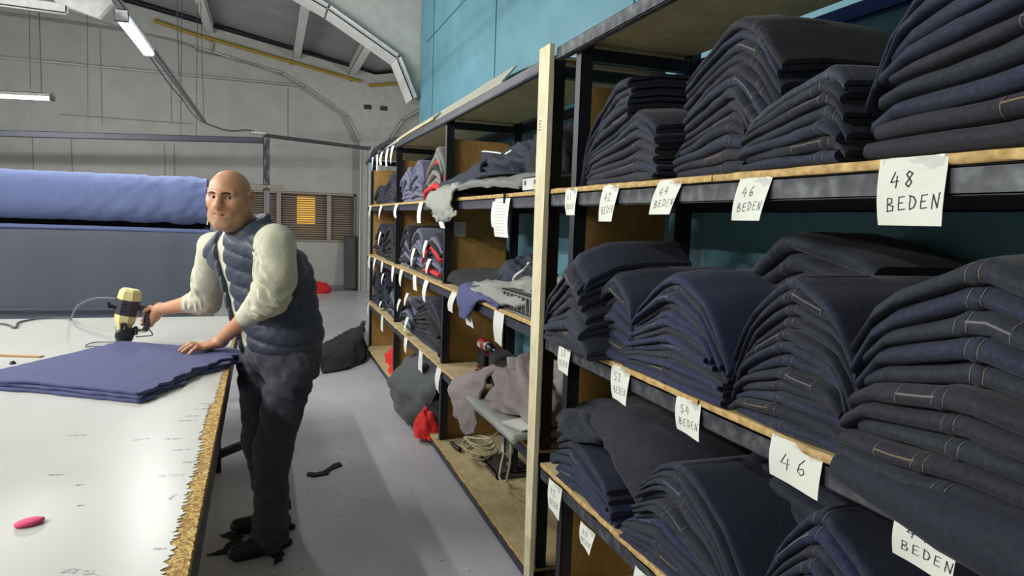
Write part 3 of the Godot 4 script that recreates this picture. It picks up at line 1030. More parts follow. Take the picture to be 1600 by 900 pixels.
func build_table() -> void:
	var t := thing("cutting_table", Vector3(-1.1, 0, -2.3), "long white cutting table with a chipped chipboard edge", "table")
	var up := Basis(Vector3(1, 0, 0), Vector3(0, 0, -1), Vector3(0, 1, 0))
	var chip := chip_texture()
	var cm := mat("chipboard", Color.WHITE, 0.9, ImageTexture.create_from_image(chip), 2.6, bump_of(chip, 4.0), 0.8)
	var core := Geo.new()
	var pc := PackedVector2Array([Vector2(-2.1, -0.6)])
	var pl := PackedVector2Array([Vector2(-2.1, -0.6)])
	wob.seed = 12
	var z := 0.6
	while z > -5.1:
		pc.append(Vector2(edge_x(z) + wob.get_noise_2d(z * 30.0, 1.0) * 0.003, -z))
		# the laminate has broken away from the edge, more so towards the near end
		var wear := lerpf(0.044, 0.022, clampf((-1.3 - z) / 2.2, 0.0, 1.0))
		if z < -3.4:
			wear = 0.012
		wear *= 1.0 + 0.45 * wob.get_noise_2d(z * 7.0, 4.0) + 0.13 * wob.get_noise_2d(z * 38.0, 9.0) + 0.06 * wob.get_noise_2d(z * 110.0, 3.0)
		if z < -2.3 and z > -2.75:
			wear += 0.012
		pl.append(Vector2(edge_x(z) - maxf(wear, 0.004), -z))
		z -= 0.006
	pc.append(Vector2(edge_x(-5.1), 5.1)); pc.append(Vector2(-2.1, 5.1))
	pl.append(Vector2(edge_x(-5.1) - 0.01, 5.1)); pl.append(Vector2(-2.1, 5.1))
	core.prism(pc, Transform3D(up, Vector3(0, 0.853, 0)), 0.025)
	part("chipboard_core", core, cm, t, "raw chipboard along the broken table edge")
	# laminate with smudges of dark glue and scuffs
	var im := Image.create(1024, 2048, false, Image.FORMAT_RGB8)
	var n1 := noise_image(512, 0.01, 61, 6)
	for y in 512:
		for x in 256:
			var k := n1.get_pixel(x * 2, y).r
			var c := Color(0.79, 0.785, 0.755).lerp(Color(0.835, 0.83, 0.80), k)
			im.fill_rect(Rect2i(x * 4, y * 4, 4, 4), c)
	var r := RandomNumberGenerator.new()
	r.seed = 5
	var px := func(x: float, zz: float) -> Vector2:
		return Vector2((x + 2.1) / 1.96 * 1024.0, (-zz + 0.6) / 5.7 * 2048.0)
	# [x, z, length, width, direction]
	for q in [[-0.58, -2.44, 0.055, 0.014, 0.1], [-0.385, -2.354, 0.045, 0.008, -0.2], [-0.275, -2.536, 0.05, 0.012, 0.2], [-0.262, -2.59, 0.05, 0.012, 0.2], [-0.247, -2.68, 0.04, 0.01, 0.1], [-0.238, -2.75, 0.03, 0.008, 0.1], [-0.292, -2.336, 0.05, 0.012, 0.1], [-0.258, -2.221, 0.055, 0.009, 0.0], [-0.258, -2.003, 0.075, 0.02, 0.1], [-0.225, -2.104, 0.035, 0.01, 0.0], [-0.36, -1.498, 0.07, 0.016, 0.4], [-0.34, -1.47, 0.06, 0.014, 0.3], [-0.55, -2.084, 0.03, 0.006, 0.2], [-0.472, -1.99, 0.012, 0.006, 0.0], [-0.438, -1.847, 0.01, 0.008, 0.9], [-0.225, -1.56, 0.03, 0.01, 0.2], [-0.235, -1.85, 0.035, 0.006, -1.2]]:
		for k in 26:
			var along := r.randf_range(-0.5, 0.5)
			var dir := Vector2(cos(q[4]), sin(q[4]))
			var p: Vector2 = Vector2(q[0], q[1]) + dir * along * q[2] + dir.orthogonal() * r.randf_range(-0.5, 0.5) * q[3]
			var s: Vector2 = px.call(p.x, p.y)
			var w := r.randi_range(2, 5)
			im.fill_rect(Rect2i(int(s.x), int(s.y), w, maxi(1, w / 3)), Color(0.30, 0.31, 0.31).lerp(Color(0.6, 0.6, 0.59), r.randf()))
	for k in 140:
		var s: Vector2 = px.call(r.randf_range(-2.0, -0.25), r.randf_range(-5.0, 0.0))
		im.fill_rect(Rect2i(int(s.x), int(s.y), r.randi_range(1, 12), 1), Color(0.70, 0.70, 0.68))
	var lm := StandardMaterial3D.new()
	lm.resource_name = "laminate"
	lm.albedo_texture = ImageTexture.create_from_image(im)
	lm.roughness = 0.30
	lm.metallic_specular = 0.4
	lm.uv1_scale = Vector3(1.0 / 1.96, 1.0 / 5.7, 1)
	lm.uv1_offset = Vector3(2.1 / 1.96, 0.6 / 5.7, 0)
	var lam := Geo.new()
	lam.prism(pl, Transform3D(up, Vector3(0, 0.8782, 0)), 0.0018)
	part("laminate_top", lam, lm, t)
	var ap := Geo.new()
	bar(ap, Vector3(edge_x(0.6) - 0.012, 0.80, 0.6), Vector3(edge_x(-5.1) - 0.012, 0.80, -5.08), 0.022, 0.10, 0.003)
	part("edge_apron", ap, M.dark_steel, t)
	part("end_apron", boxg(Vector3(-1.15, 0.80, -5.07), Vector3(1.85, 0.10, 0.025), 0.003), M.dark_steel, t)
	for zz in [-4.45, -2.4, -0.4]:
		for x in [-0.315 if zz < -4.0 else -0.62, -2.0]:
			part("leg", boxg(Vector3(x, 0.426, zz), Vector3(0.05, 0.852, 0.05), 0.004), M.dark_steel, t)
		part("cross_bar", boxg(Vector3(-1.15, 0.80, zz), Vector3(1.65, 0.05, 0.04), 0.004), M.dark_steel, t)
	var sb := Geo.new()
	bar(sb, Vector3(-0.315, 0.10, -4.47), Vector3(-0.12, 0.10, -4.70), 0.045, 0.045, 0.004)
	part("foot_bar", sb, M.dark_steel, t)

	# the cut navy cloth in three plies
	for ply in 3:
		var grow := 0.012 * (2 - ply)
		var yb := 0.882 + ply * 0.0128
		var rows := []
		var NU := 44
		var NV := 26
		var fa := [Vector2(-1.13 - grow, -3.2), Vector2(-0.80, -3.03 + grow), Vector2(-0.462, -2.82 + grow)]
		var ba := [Vector2(-0.722, -3.955), Vector2(-0.40, -3.765), Vector2(-0.10 + grow, -3.64)]
		wob.seed = 40 + ply
		wob.frequency = 1.0
		for i in NV + 1:
			var w := float(i) / NV
			var row := []
			for j in NU + 1:
				var u := float(j) / NU
				var f: Vector2 = fa[0].lerp(fa[1], u * 2) if u < 0.5 else fa[1].lerp(fa[2], u * 2 - 1)
				var b: Vector2 = ba[0].lerp(ba[1], u * 2) if u < 0.5 else ba[1].lerp(ba[2], u * 2 - 1)
				var p := b.lerp(f, w)
				# ragged hand-cut edge on the side towards the man
				if j > NU - 5:
					p += Vector2(0.5, 0.3) * (wob.get_noise_2d(w * 9.0, ply) * 0.07 - 0.05 * exp(-pow((w - 0.55) * 9.0, 2.0)) + 0.015 * wob.get_noise_2d(w * 30.0, 7.0)) * (j - NU + 4) / 4.0
				if i == 0 or i == NV:
					p += Vector2(0, wob.get_noise_2d(u * 6.0, 3.0 + i) * 0.012)
				var h := 0.0025 * wob.get_noise_2d(p.x * 9.0, p.y * 22.0) if ply == 2 else 0.0
				var rip := 0.0
				if ply == 2:
					rip = 0.004 * maxf(0.0, wob.get_noise_2d(p.x * 4.0 + p.y * 3.0, (p.y - p.x) * 14.0))
				var sag := maxf(0.0, p.x + 0.20) * 0.12
				row.append(Vector3(p.x, yb + 0.0115 + h + rip - sag, p.y))
			rows.append(row)
		var g := Geo.new()
		g.sheet(rows, 0.0112, 0.004)
		solo("navy_cloth_ply", g, M.navy_cloth, ["lowest ply of the navy cloth cut on the table", "middle ply of the navy cloth cut on the table", "top ply of the navy cloth, under the man's hand"][ply], "cloth", "navy cloth plies on the cutting table")

	# small things on the table
	var ch := Geo.new()
	ch.lathe([Vector2(0.001, 0.006), Vector2(0.016, 0.0055), Vector2(0.022, 0.002), Vector2(0.022, -0.003), Vector2(0.016, -0.0055), Vector2(0.001, -0.006)], 20, Transform3D(Basis(Vector3.UP, 0.5).scaled_local(Vector3(1.35, 1.0, 0.85)), Vector3(-0.516, 0.8862, -1.762)))
	solo("tailor_chalk", ch, M.pink_chalk, "small pink oval chalk on the white tabletop", "chalk")
	solo("wooden_ruler", boxg(Vector3(-1.22, 0.884, -3.84), Vector3(0.40, 0.006, 0.034), 0.002, Basis(Vector3.UP, -0.33)), M.stick_wood, "thin wooden ruler lying on the table at the picture's left edge", "ruler")
	var nut := Geo.new()
	nut.lathe([Vector2(0.0, 0.014), Vector2(0.008, 0.013), Vector2(0.013, 0.004), Vector2(0.014, 0.0)], 10, Transform3D(Basis(), Vector3(-1.107, 0.8802, -3.634)))
	solo("thread_cone_cap", nut, M.dark_steel, "small dark metal cap lying near the wooden ruler", "cap")
	build_cutter()
	build_rolls()

func build_cutter() -> void:
	var foot := Vector3(-0.735, 0.882, -4.02)
	var t := thing("cloth_cutter", foot, "cream and charcoal round-blade cloth cutting machine at the edge of the navy cloth", "machine")
	var ax := Vector3(0.19, 1.0, 0.0).normalized()
	var rx := Vector3(ax.y, -ax.x, 0)
	var b := Basis(rx, ax, rx.cross(ax))
	var o := foot + Vector3(0.012, 0.115, 0.01)
	var xf := Transform3D(b, o)
	var cap := Geo.new()
	cap.lathe([Vector2(0.0, 0.192), Vector2(0.042, 0.19), Vector2(0.053, 0.178), Vector2(0.058, 0.135), Vector2(0.054, 0.132)], 8, xf, true, 0.5)
	part("motor_cap", cap, M.cream_enamel, t, "cream motor cap")
	var ring := Geo.new()
	ring.lathe([Vector2(0.050, 0.134), Vector2(0.056, 0.128), Vector2(0.056, 0.055), Vector2(0.050, 0.05)], 8, xf, true, 0.5)
	part("motor_ring", ring, M.charcoal_enamel, t, "charcoal motor housing")
	for k in 3:
		part("cooling_slot", boxg(xf * Vector3(-0.008, 0.075 + k * 0.018, 0.0525), Vector3(0.035, 0.004, 0.004), 0.001, b), M.black_plastic, t)
	var low := Geo.new()
	low.lathe([Vector2(0.052, 0.052), Vector2(0.054, 0.045), Vector2(0.050, 0.015), Vector2(0.034, -0.02), Vector2(0.026, -0.045), Vector2(0.0, -0.05)], 8, xf, true, 0.5)
	part("gear_head", low, M.cream_enamel, t, "cream tapered gear head")
	var neck := Geo.new()
	neck.box(foot + Vector3(-0.018, 0.055, 0.0), Vector3(0.022, 0.11, 0.03), 0.004)
	part("stand_arm", neck, M.cream_enamel, t)
	var disc := Geo.new()
	var db := Basis(Vector3(1, 0, 0), Vector3(0, 0, 1), Vector3(0, -1, 0))
	disc.lathe([Vector2(0.0, 0.012), Vector2(0.030, 0.012), Vector2(0.044, 0.004), Vector2(0.044, -0.004), Vector2(0.030, -0.012), Vector2(0.0, -0.012)], 28, Transform3D(db.rotated(Vector3.UP, 0.15), foot + Vector3(0.018, 0.062, 0.045)))
	part("blade", disc, M.blade_steel, t, "dark round blade")
	part("blade_guard", boxg(foot + Vector3(0.018, 0.112, 0.045), Vector3(0.03, 0.04, 0.034), 0.006), M.charcoal_enamel, t)
	part("sharpener", boxg(foot + Vector3(0.068, 0.085, 0.035), Vector3(0.022, 0.045, 0.026), 0.008), M.charcoal_enamel, t)
	part("base_plate", boxg(foot + Vector3(0.0, 0.003, 0.0), Vector3(0.11, 0.005, 0.09), 0.002), M.blade_steel, t)
	var knob := Geo.new()
	knob.tube([xf * Vector3(-0.052, 0.085, 0.015), xf * Vector3(-0.078, 0.085, 0.018)], 0.012, 10)
	knob.tube([xf * Vector3(-0.078, 0.075, 0.018), xf * Vector3(-0.088, 0.105, 0.018)], 0.008, 8)
	part("knob", knob, M.black_plastic, t)
	# handle: a dark grip leaving the housing towards the man
	var h := Geo.new()
	var hp := smooth_path([xf * Vector3(0.048, 0.10, 0.0), xf * Vector3(0.085, 0.095, 0.0), xf * Vector3(0.105, 0.07, 0.0), xf * Vector3(0.108, 0.02, 0.0), xf * Vector3(0.10, -0.015, 0.0)], 5)
	h.tube(hp, 0.0155, 10)
	part("handle", h, M.charcoal_enamel, t)
	var hb := boxg(xf * Vector3(0.068, -0.018, 0.0), Vector3(0.075, 0.014, 0.03), 0.004, b)
	part("handle_bracket", hb, M.cream_enamel, t)
	var wire := Geo.new()
	wire.tube(smooth_path([foot + Vector3(-0.04, 0.008, 0.03), foot + Vector3(-0.13, 0.006, 0.035), foot + Vector3(-0.168, 0.006, 0.01), foot + Vector3(-0.145, 0.008, -0.08), foot + Vector3(-0.04, 0.008, -0.075)], 6), 0.0032, 6)
	var wire2 := Geo.new()
	wire2.tube(smooth_path([foot + Vector3(0.065, 0.05, 0.02), foot + Vector3(0.12, 0.052, 0.01), foot + Vector3(0.142, 0.056, 0.0), foot + Vector3(0.125, 0.09, 0.0), foot + Vector3(0.11, 0.11, 0.0)], 6), 0.0032, 6)
	part("wire_foot", wire, M.wire_steel, t)
	part("wire_guard", wire2, M.wire_steel, t)
	var c := smooth_path([xf * Vector3(-0.06, 0.125, -0.01), Vector3(-0.87, 1.125, -4.1), Vector3(-1.0, 1.06, -4.3), Vector3(-1.13, 0.93, -4.7), Vector3(-1.22, 0.893, -5.02), Vector3(-1.38, 0.888, -5.05), Vector3(-1.45, 0.888, -4.9), Vector3(-1.41, 0.888, -4.68), Vector3(-1.55, 0.888, -4.86), Vector3(-2.0, 0.888, -4.95)], 8)
	solo("power_cord", tubeg(c, 0.0058, 7), M.grey_cable, "grey power cord looping from the cutting machine over the table", "cord")

func build_rolls() -> void:
	# fabric stand behind the table: a pale navy roll above, a slate cloth hung below
	var s := thing("fabric_stand", Vector3(-1.6, 0, -6.05), "metal stand that carries the fabric roll and the hung cloth", "stand")
	for x in [-2.85, -0.50]:
		part("upright", boxg(Vector3(x, 0.9, -6.22), Vector3(0.05, 1.8, 0.05), 0.004), M.dark_steel, s)
		part("foot", boxg(Vector3(x, 0.02, -6.15), Vector3(0.06, 0.04, 0.6), 0.004), M.dark_steel, s)
		part("bracket", boxg(Vector3(x, 1.465, -6.15), Vector3(0.03, 0.03, 0.2), 0.004), M.dark_steel, s)
	part("gap_shade_panel", boxg(Vector3(-1.68, 1.36, -6.205), Vector3(2.34, 0.5, 0.012), 0.003), M.black_cloth, s, "dark panel painting the shade in the gap under the roll")  # added dark panel stands in for shade between roll and hung cloth
	part("rail", tubeg([Vector3(-2.9, 1.40, -6.03), Vector3(-0.44, 1.40, -6.03)], 0.02, 10), M.dark_steel, s)
	var rows := []
	var NA := 36
	for i in 61:
		var u := i / 60.0
		var x := lerpf(-2.95, -0.475, u)
		var row := []
		for j in NA:
			var a := TAU * j / NA
			# slack cloth: the underside hangs a little lower, flattened in front
			var ry := 0.172
			var rz := 0.15
			var p := Vector3(x, 1.69 + ry * sin(a), -6.03 + rz * cos(a))
			if a > PI:
				p.y -= 0.012
			row.append(p)
		rows.append(row)
	wob.seed = 88
	wob.frequency = 1.0
	for i in 61:
		var u := i / 60.0
		for j in NA:
			var a := TAU * j / NA
			var n := Vector3(0, sin(a), cos(a))
			var p: Vector3 = rows[i][j]
			var big := 0.3 + 0.9 * smoothstep(0.55, 0.95, u) + 0.3 * smoothstep(0.25, 0.0, u)
			var f := (1.0 - absf(wob.get_noise_2d(p.x * 5.0 + p.y * 2.5, p.y * 4.0 - p.x * 1.2)) * 2.4)
			var f2 := 1.0 - absf(wob.get_noise_2d(p.x * 8.0 - p.y * 5.0, p.y * 5.0 + 20.0)) * 2.4
			rows[i][j] = p + n * (0.010 * f * big + 0.007 * f2 * big)
	var g := Geo.new()
	g.grid(rows, true, false, true)
	g.fan(rows[0], false)
	g.fan(rows[60], true)
	var t := thing("fabric_roll", Vector3(-1.7, 1.5, -6.03), "pale navy fabric roll lying across the stand behind the table", "fabric")
	part("rolled_cloth", g, M.pale_navy_cloth, t)
	var co := Geo.new()
	co.tube([Vector3(-0.49, 1.66, -6.03), Vector3(-0.455, 1.66, -6.03)], 0.04, 14)
	part("core_tube", co, M.card, t)
	part("selvedge_strip", boxg(Vector3(-0.463, 1.57, -5.90), Vector3(0.012, 0.15, 0.012), 0.002, Basis(Vector3.BACK, -0.12)), M.paper, t, "white paper strip at the roll's end")
	# hung cloth
	var rr := []
	for i in 24:
		var v := i / 23.0
		var row := []
		for j in 50:
			var u := j / 49.0
			var x := lerpf(-2.9, -0.44, u)
			var p: Vector3
			if v < 0.3:
				var a := PI * (0.9 - v / 0.3 * 0.9)
				p = Vector3(x, 1.405 + 0.042 * sin(a), -6.03 + 0.075 * (1.0 - v / 0.3 * 2.0) * -1.0)
			else:
				var w := (v - 0.3) / 0.7
				p = Vector3(x, 1.405 - 1.2 * w, -5.955 - 0.02 * w)
			row.append(p)
		rr.append(row)
	for i in 24:
		for j in 50:
			var p: Vector3 = rr[i][j]
			rr[i][j] = p + Vector3(0, 0, 0.008 * wob.get_noise_2d(p.x * 3.0, p.y * 0.8) + 0.004 * wob.get_noise_2d(p.x * 9.0, p.y * 5.0))
	var hg := Geo.new()
	hg.sheet(rr, 0.01, 0.004)
	var ht := thing("hung_cloth", Vector3(-1.6, 0.3, -6.0), "large slate-blue cloth hanging below the pale navy roll", "fabric")
	part("cloth", hg, M.slate_cloth, ht)
	var hem := Geo.new()
	hem.tube(smooth_path([Vector3(-2.9, 0.835, -5.945), Vector3(-1.6, 0.828, -5.94), Vector3(-0.45, 0.815, -5.945)], 10), 0.009, 8)
	part("hem", hem, M.slate_cloth, ht)
	part("sheen_lip", tubeg(smooth_path([Vector3(-2.9, 1.452, -5.99), Vector3(-1.9, 1.448, -5.985), Vector3(-1.2, 1.446, -5.988), Vector3(-0.45, 1.44, -5.99)], 8), 0.017, 10), M.pale_navy_cloth, ht, "folded lip along the top, pale navy for the light on it")  # lip coloured paler than the cloth to paint light from above

# ---------------------------------------------------------------- paper tags
const STROKES := {
	"4": [[0.45, 1.0, 0.1, 0.35, 0.75, 0.42], [0.62, 0.75, 0.55, 0.0]],
	"8": [[0.75, 0.85, 0.45, 1.0, 0.25, 0.8, 0.5, 0.55, 0.7, 0.3, 0.45, 0.0, 0.2, 0.2, 0.5, 0.52, 0.75, 0.85]],
	"6": [[0.65, 1.0, 0.3, 0.6, 0.2, 0.2, 0.45, 0.0, 0.7, 0.2, 0.6, 0.45, 0.25, 0.3]],
	"2": [[0.15, 0.8, 0.4, 1.0, 0.65, 0.8, 0.4, 0.35, 0.1, 0.0, 0.8, 0.05]],
	"0": [[0.45, 1.0, 0.15, 0.6, 0.2, 0.15, 0.5, 0.0, 0.75, 0.4, 0.65, 0.85, 0.45, 1.0]],
	"5": [[0.75, 1.0, 0.25, 0.95, 0.2, 0.55, 0.6, 0.55, 0.7, 0.2, 0.4, 0.0, 0.1, 0.1]],
	"1": [[0.3, 0.75, 0.5, 1.0, 0.45, 0.0]],
	"B": [[0.15, 0.0, 0.2, 1.0, 0.65, 0.95, 0.65, 0.65, 0.2, 0.52, 0.75, 0.4, 0.7, 0.08, 0.1, 0.02]],
	"E": [[0.75, 1.0, 0.2, 0.95, 0.15, 0.02, 0.75, 0.08], [0.18, 0.5, 0.6, 0.55]],
	"D": [[0.2, 1.0, 0.15, 0.0, 0.6, 0.15, 0.8, 0.55, 0.55, 0.9, 0.1, 1.0]],
	"N": [[0.15, 0.0, 0.2, 1.0, 0.7, 0.05, 0.85, 1.1]],
}

func write_on(im: Image, text: String, x: float, y: float, w: float, h: float, pen: int, r: RandomNumberGenerator) -> void:
	var cw := w / text.length()
	for i in text.length():
		if not STROKES.has(text[i]):
			continue
		var oy := r.randf_range(-0.06, 0.06) * h - i * h * 0.05
		for s in STROKES[text[i]]:
			for k in range(0, s.size() - 2, 2):
				var a := Vector2(x + (i + s[k] * 0.85) * cw, y + h * (1.0 - s[k + 1]) + oy)
				var b := Vector2(x + (i + s[k + 2] * 0.85) * cw, y + h * (1.0 - s[k + 3]) + oy)
				var n := int(a.distance_to(b)) + 1
				for q in n + 1:
					var p := a.lerp(b, float(q) / n)
					im.fill_rect(Rect2i(int(p.x), int(p.y), pen, pen), Color(0.12, 0.12, 0.14))

func tag_paper(zt0: float, zt1: float, y1: float, zb0: float, zb1: float, y0: float, x: float, bulge: float, curl: float, dy0 := 0.0) -> Geo:
	# corners of the top edge (far, near) and of the bottom edge
	var rows := []
	for i in 9:
		var v := i / 8.0
		var row := []
		for j in 6:
			var u := j / 5.0
			var z := lerpf(lerpf(zt0, zb0, v), lerpf(zt1, zb1, v), u)
			var y := lerpf(y1, y0 + dy0 * (1.0 - u), v)
			var xx := x - bulge * sin(v * PI * 0.8) - curl * v * v * u - 0.002 * sin(u * 5.0 + v * 3.0)
			row.append(Vector3(xx, y, z))
		rows.append(row)
	var g := Geo.new()
	g.sheet(rows, 0.0006)
	return g

func tape(g: Geo, z0: float, z1: float, y: float, x: float) -> void:
	var rows := []
	for i in 4:
		var row := []
		for j in 7:
			var u := j / 6.0
			row.append(Vector3(x - 0.0016 - 0.001 * sin(u * 11.0 + i * 2.0), y + 0.004 - i * 0.008 + 0.001 * sin(u * 7.0), lerpf(z0, z1, u)))
		rows.append(row)
	g.sheet(rows, 0.0003)

func size_tag(lines: Array, z: Array, y1: float, y0: float, label: String, sd: int, wide := 0.8, dy0 := 0.0, bulge := 0.006) -> void:
	# z: [top far, top near, bottom far, bottom near]
	var r := RandomNumberGenerator.new()
	r.seed = sd
	var W := 160
	var Hh := 200
	var im := Image.create(W, Hh, false, Image.FORMAT_RGB8)
	im.fill(Color(0.87, 0.875, 0.83))
	for k in 60:
		var c := 0.87 + r.randf_range(-0.03, 0.02)
		im.fill_rect(Rect2i(r.randi() % W, r.randi() % Hh, r.randi_range(4, 40), r.randi_range(1, 3)), Color(c, c, c - 0.035))
	var th := 46.0
	if lines.size() == 1:
		write_on(im, lines[0], 34, 62, 96, 74, 3, r)
	else:
		write_on(im, lines[0], 30 + 10 * r.randf(), 42, 64, th, 3, r)
		write_on(im, lines[1], 22, 118, W * wide - 6, 40, 3, r)
	var m := StandardMaterial3D.new()
	m.resource_name = "lettered_paper"
	m.albedo_texture = ImageTexture.create_from_image(im)
	m.roughness = 0.8
	m.texture_repeat = false
	var g := tag_paper(z[0], z[1], y1, z[2], z[3], y0, 1.0655, bulge, 0.01, dy0)
	var t := thing("size_tag", g.low(), label, "tag", "hand-lettered paper tags on the jeans rack")
	part("paper", g, m, t)
	var tg := Geo.new()
	tape(tg, z[0] + 0.006, z[1] - 0.006, y1 - 0.004, 1.0655)
	var tm: StandardMaterial3D = M.get("tape")
	if tm == null:
		tm = mat("tape", Color(0.9, 0.9, 0.9, 0.18), 0.12)
		tm.transparency = BaseMaterial3D.TRANSPARENCY_ALPHA
	part("clear_tape", tg, tm, t)

func plain_tag(zc: float, w: float, y1: float, h: float, lean: float, label: String, group: String, tint := "") -> void:
	var r := RandomNumberGenerator.new()
	r.seed = int(zc * -1000.0 + y1 * 77.0)
	var b := lean + r.randf_range(-0.3, 0.3) * w
	var g := tag_paper(zc - w / 2, zc + w / 2, y1, zc - w / 2 + b, zc + w / 2 + b, y1 - h, 1.0655, r.randf_range(0.0, 0.02), r.randf_range(-0.01, 0.02))
	var m: Material = M.paper
	if tint == "blue":
		m = M.get("blue_paper")
		if m == null:
			m = mat("blue_paper", Color(0.66, 0.76, 0.88), 0.85)
	solo("paper_tag", g, m, label, "tag", group)

func build_tags() -> void:
	# upper shelf of the jeans rack, far to near
	size_tag(["41", "BEDEN"], [-2.42, -2.32, -2.40, -2.30], 1.732, 1.633, "smallest lettered tag on the upper shelf, next to the cream batten", 1, 0.72)
	size_tag(["42", "BEDEN"], [-2.105, -1.995, -2.125, -2.01], 1.732, 1.612, "paper tag lettered forty-two BEDEN under the upper shelf", 2, 0.86)
	size_tag(["44", "BEDEN"], [-1.75, -1.63, -1.795, -1.665], 1.734, 1.636, "paper tag lettered forty-four BEDEN under the upper shelf", 3, 0.9)
	size_tag(["46", "BEDEN"], [-1.385, -1.275, -1.405, -1.29], 1.722, 1.622, "paper tag lettered forty-six BEDEN under the upper shelf", 4, 0.85)
	size_tag(["48", "BEDEN"], [-0.985, -0.85, -0.975, -0.838], 1.738, 1.617, "largest paper tag, lettered forty-eight BEDEN, under the upper shelf", 5, 0.88)
	# middle shelf
	size_tag(["50", "BEDEN"], [-2.42, -2.315, -2.415, -2.30], 1.138, 1.032, "lettered tag at the middle shelf's end beside the cream batten", 6, 0.8)
	size_tag(["52", "BEDEN"], [-1.985, -1.865, -1.965, -1.855], 1.146, 1.036, "paper tag lettered fifty-two BEDEN under the middle shelf", 7, 0.82)
	size_tag(["54", "BEDEN"], [-1.60, -1.49, -1.585, -1.465], 1.138, 1.046, "paper tag lettered fifty-four BEDEN under the middle shelf", 8, 0.86)
	size_tag(["46"], [-1.215, -1.065, -1.21, -1.055], 1.147, 1.055, "paper sheet lettered with only the number forty-six, middle shelf", 9, 0.9)
	size_tag(["44", "BEDEN"], [-0.885, -0.766, -0.883, -0.76], 1.110, 1.028, "lower paper tag lettered forty-four BEDEN by the hanging jeans", 10, 0.92)
	# lowest visible shelf
	size_tag(["42", "BEDEN"], [-2.47, -2.345, -2.455, -2.325], 0.573, 0.455, "creased lettered tag at the lowest shelf's end beside the cream batten", 11, 0.75)
	size_tag(["40", "BEDEN"], [-2.165, -2.05, -2.15, -2.055], 0.526, 0.448, "small tag lettered BEDEN under the lowest shelf, second from its end", 12, 0.8)
	size_tag(["44", "BEDEN"], [-1.77, -1.66, -1.77, -1.66], 0.555, 0.45, "lettered tag cut by the picture's bottom edge, lowest shelf", 13, 0.85)
	# narrow white tags along the open rack
	var g := "white tags along the open rack"
	var names := ["first", "second", "third", "fourth", "fifth", "sixth", "seventh", "eighth", "ninth"]
	var row := func(zs: Array, y: float, h: float, w: float, where: String):
		for i in zs.size():
			plain_tag(zs[i], w, y, h * (1.0 + 0.15 * sin(i * 2.3)), 0.02 * sin(i * 1.7), "%s narrow %s tag from the far end of the open rack's %s" % [names[i], "pale blue" if where == "top rail" and i == 0 else "white", where], g, "blue" if where == "top rail" and i == 0 else "")
	row.call([-7.75, -7.42, -7.05, -6.72, -6.42], 2.262, 0.155, 0.12, "top rail")
	row.call([-7.86, -7.05, -6.15, -5.1], 1.725, 0.145, 0.13, "upper shelf")
	row.call([-7.9, -7.45, -6.95, -6.3, -5.85, -5.3, -4.85, -4.05], 1.158, 0.135, 0.12, "middle shelf")
	row.call([-7.95, -6.9, -5.6, -5.0, -4.4], 0.61, 0.145, 0.12, "lower shelf")
	plain_tag(-3.72, 0.15, 1.158, 0.15, 0.02, "white tag half covered by the blue sleeve on the middle shelf", g)
	plain_tag(-3.18, 0.15, 1.156, 0.155, 0.01, "white tag nearest the grey crate on the middle shelf", g)
	plain_tag(-4.42, 0.13, 1.665, 0.12, 0.03, "white tag dangling under the hanging grey sleeve", g)
	# clipped papers under the upper shelf
	var p1 := tag_paper(-3.33, -3.2, 1.70, -3.32, -3.19, 1.57, 1.064, 0.008, 0.0)
	solo("order_sheet", p1, M.paper, "smaller white sheet behind the clipped order papers on the upper shelf", "paper")
	var im := Image.create(128, 192, false, Image.FORMAT_RGB8)
	im.fill(Color(0.88, 0.88, 0.86))
	for i in 11:
		im.fill_rect(Rect2i(14, 20 + i * 15, 60 + (i * 37) % 40, 2), Color(0.62, 0.62, 0.64))
	var pm := StandardMaterial3D.new()
	pm.resource_name = "lined_paper"
	pm.albedo_texture = ImageTexture.create_from_image(im)
	pm.roughness = 0.85
	var p2 := tag_paper(-3.27, -3.05, 1.712, -3.24, -3.03, 1.525, 1.058, 0.012, 0.0)
	var ps := thing("order_papers", p2.low(), "larger white order papers with faint lines hung by a black clip", "paper")
	part("sheet", p2, pm, ps)
	part("clip", boxg(Vector3(1.055, 1.712, -3.12), Vector3(0.012, 0.05, 0.012), 0.003), M.black_plastic, ps)
	var nt := Geo.new()
	var rows := []
	for i in 4:
		var r2 := []
		for j in 4:
			r2.append(Vector3(lerpf(1.172, 1.256, j / 3.0), lerpf(1.588, 1.488, i / 3.0), -4.512 + 0.004 * sin(i + j)))
		rows.append(r2)
	nt.sheet(rows, 0.0006)
	solo("panel_note", nt, pm, "small printed note stuck on the brown divider below the upper shelf", "note")

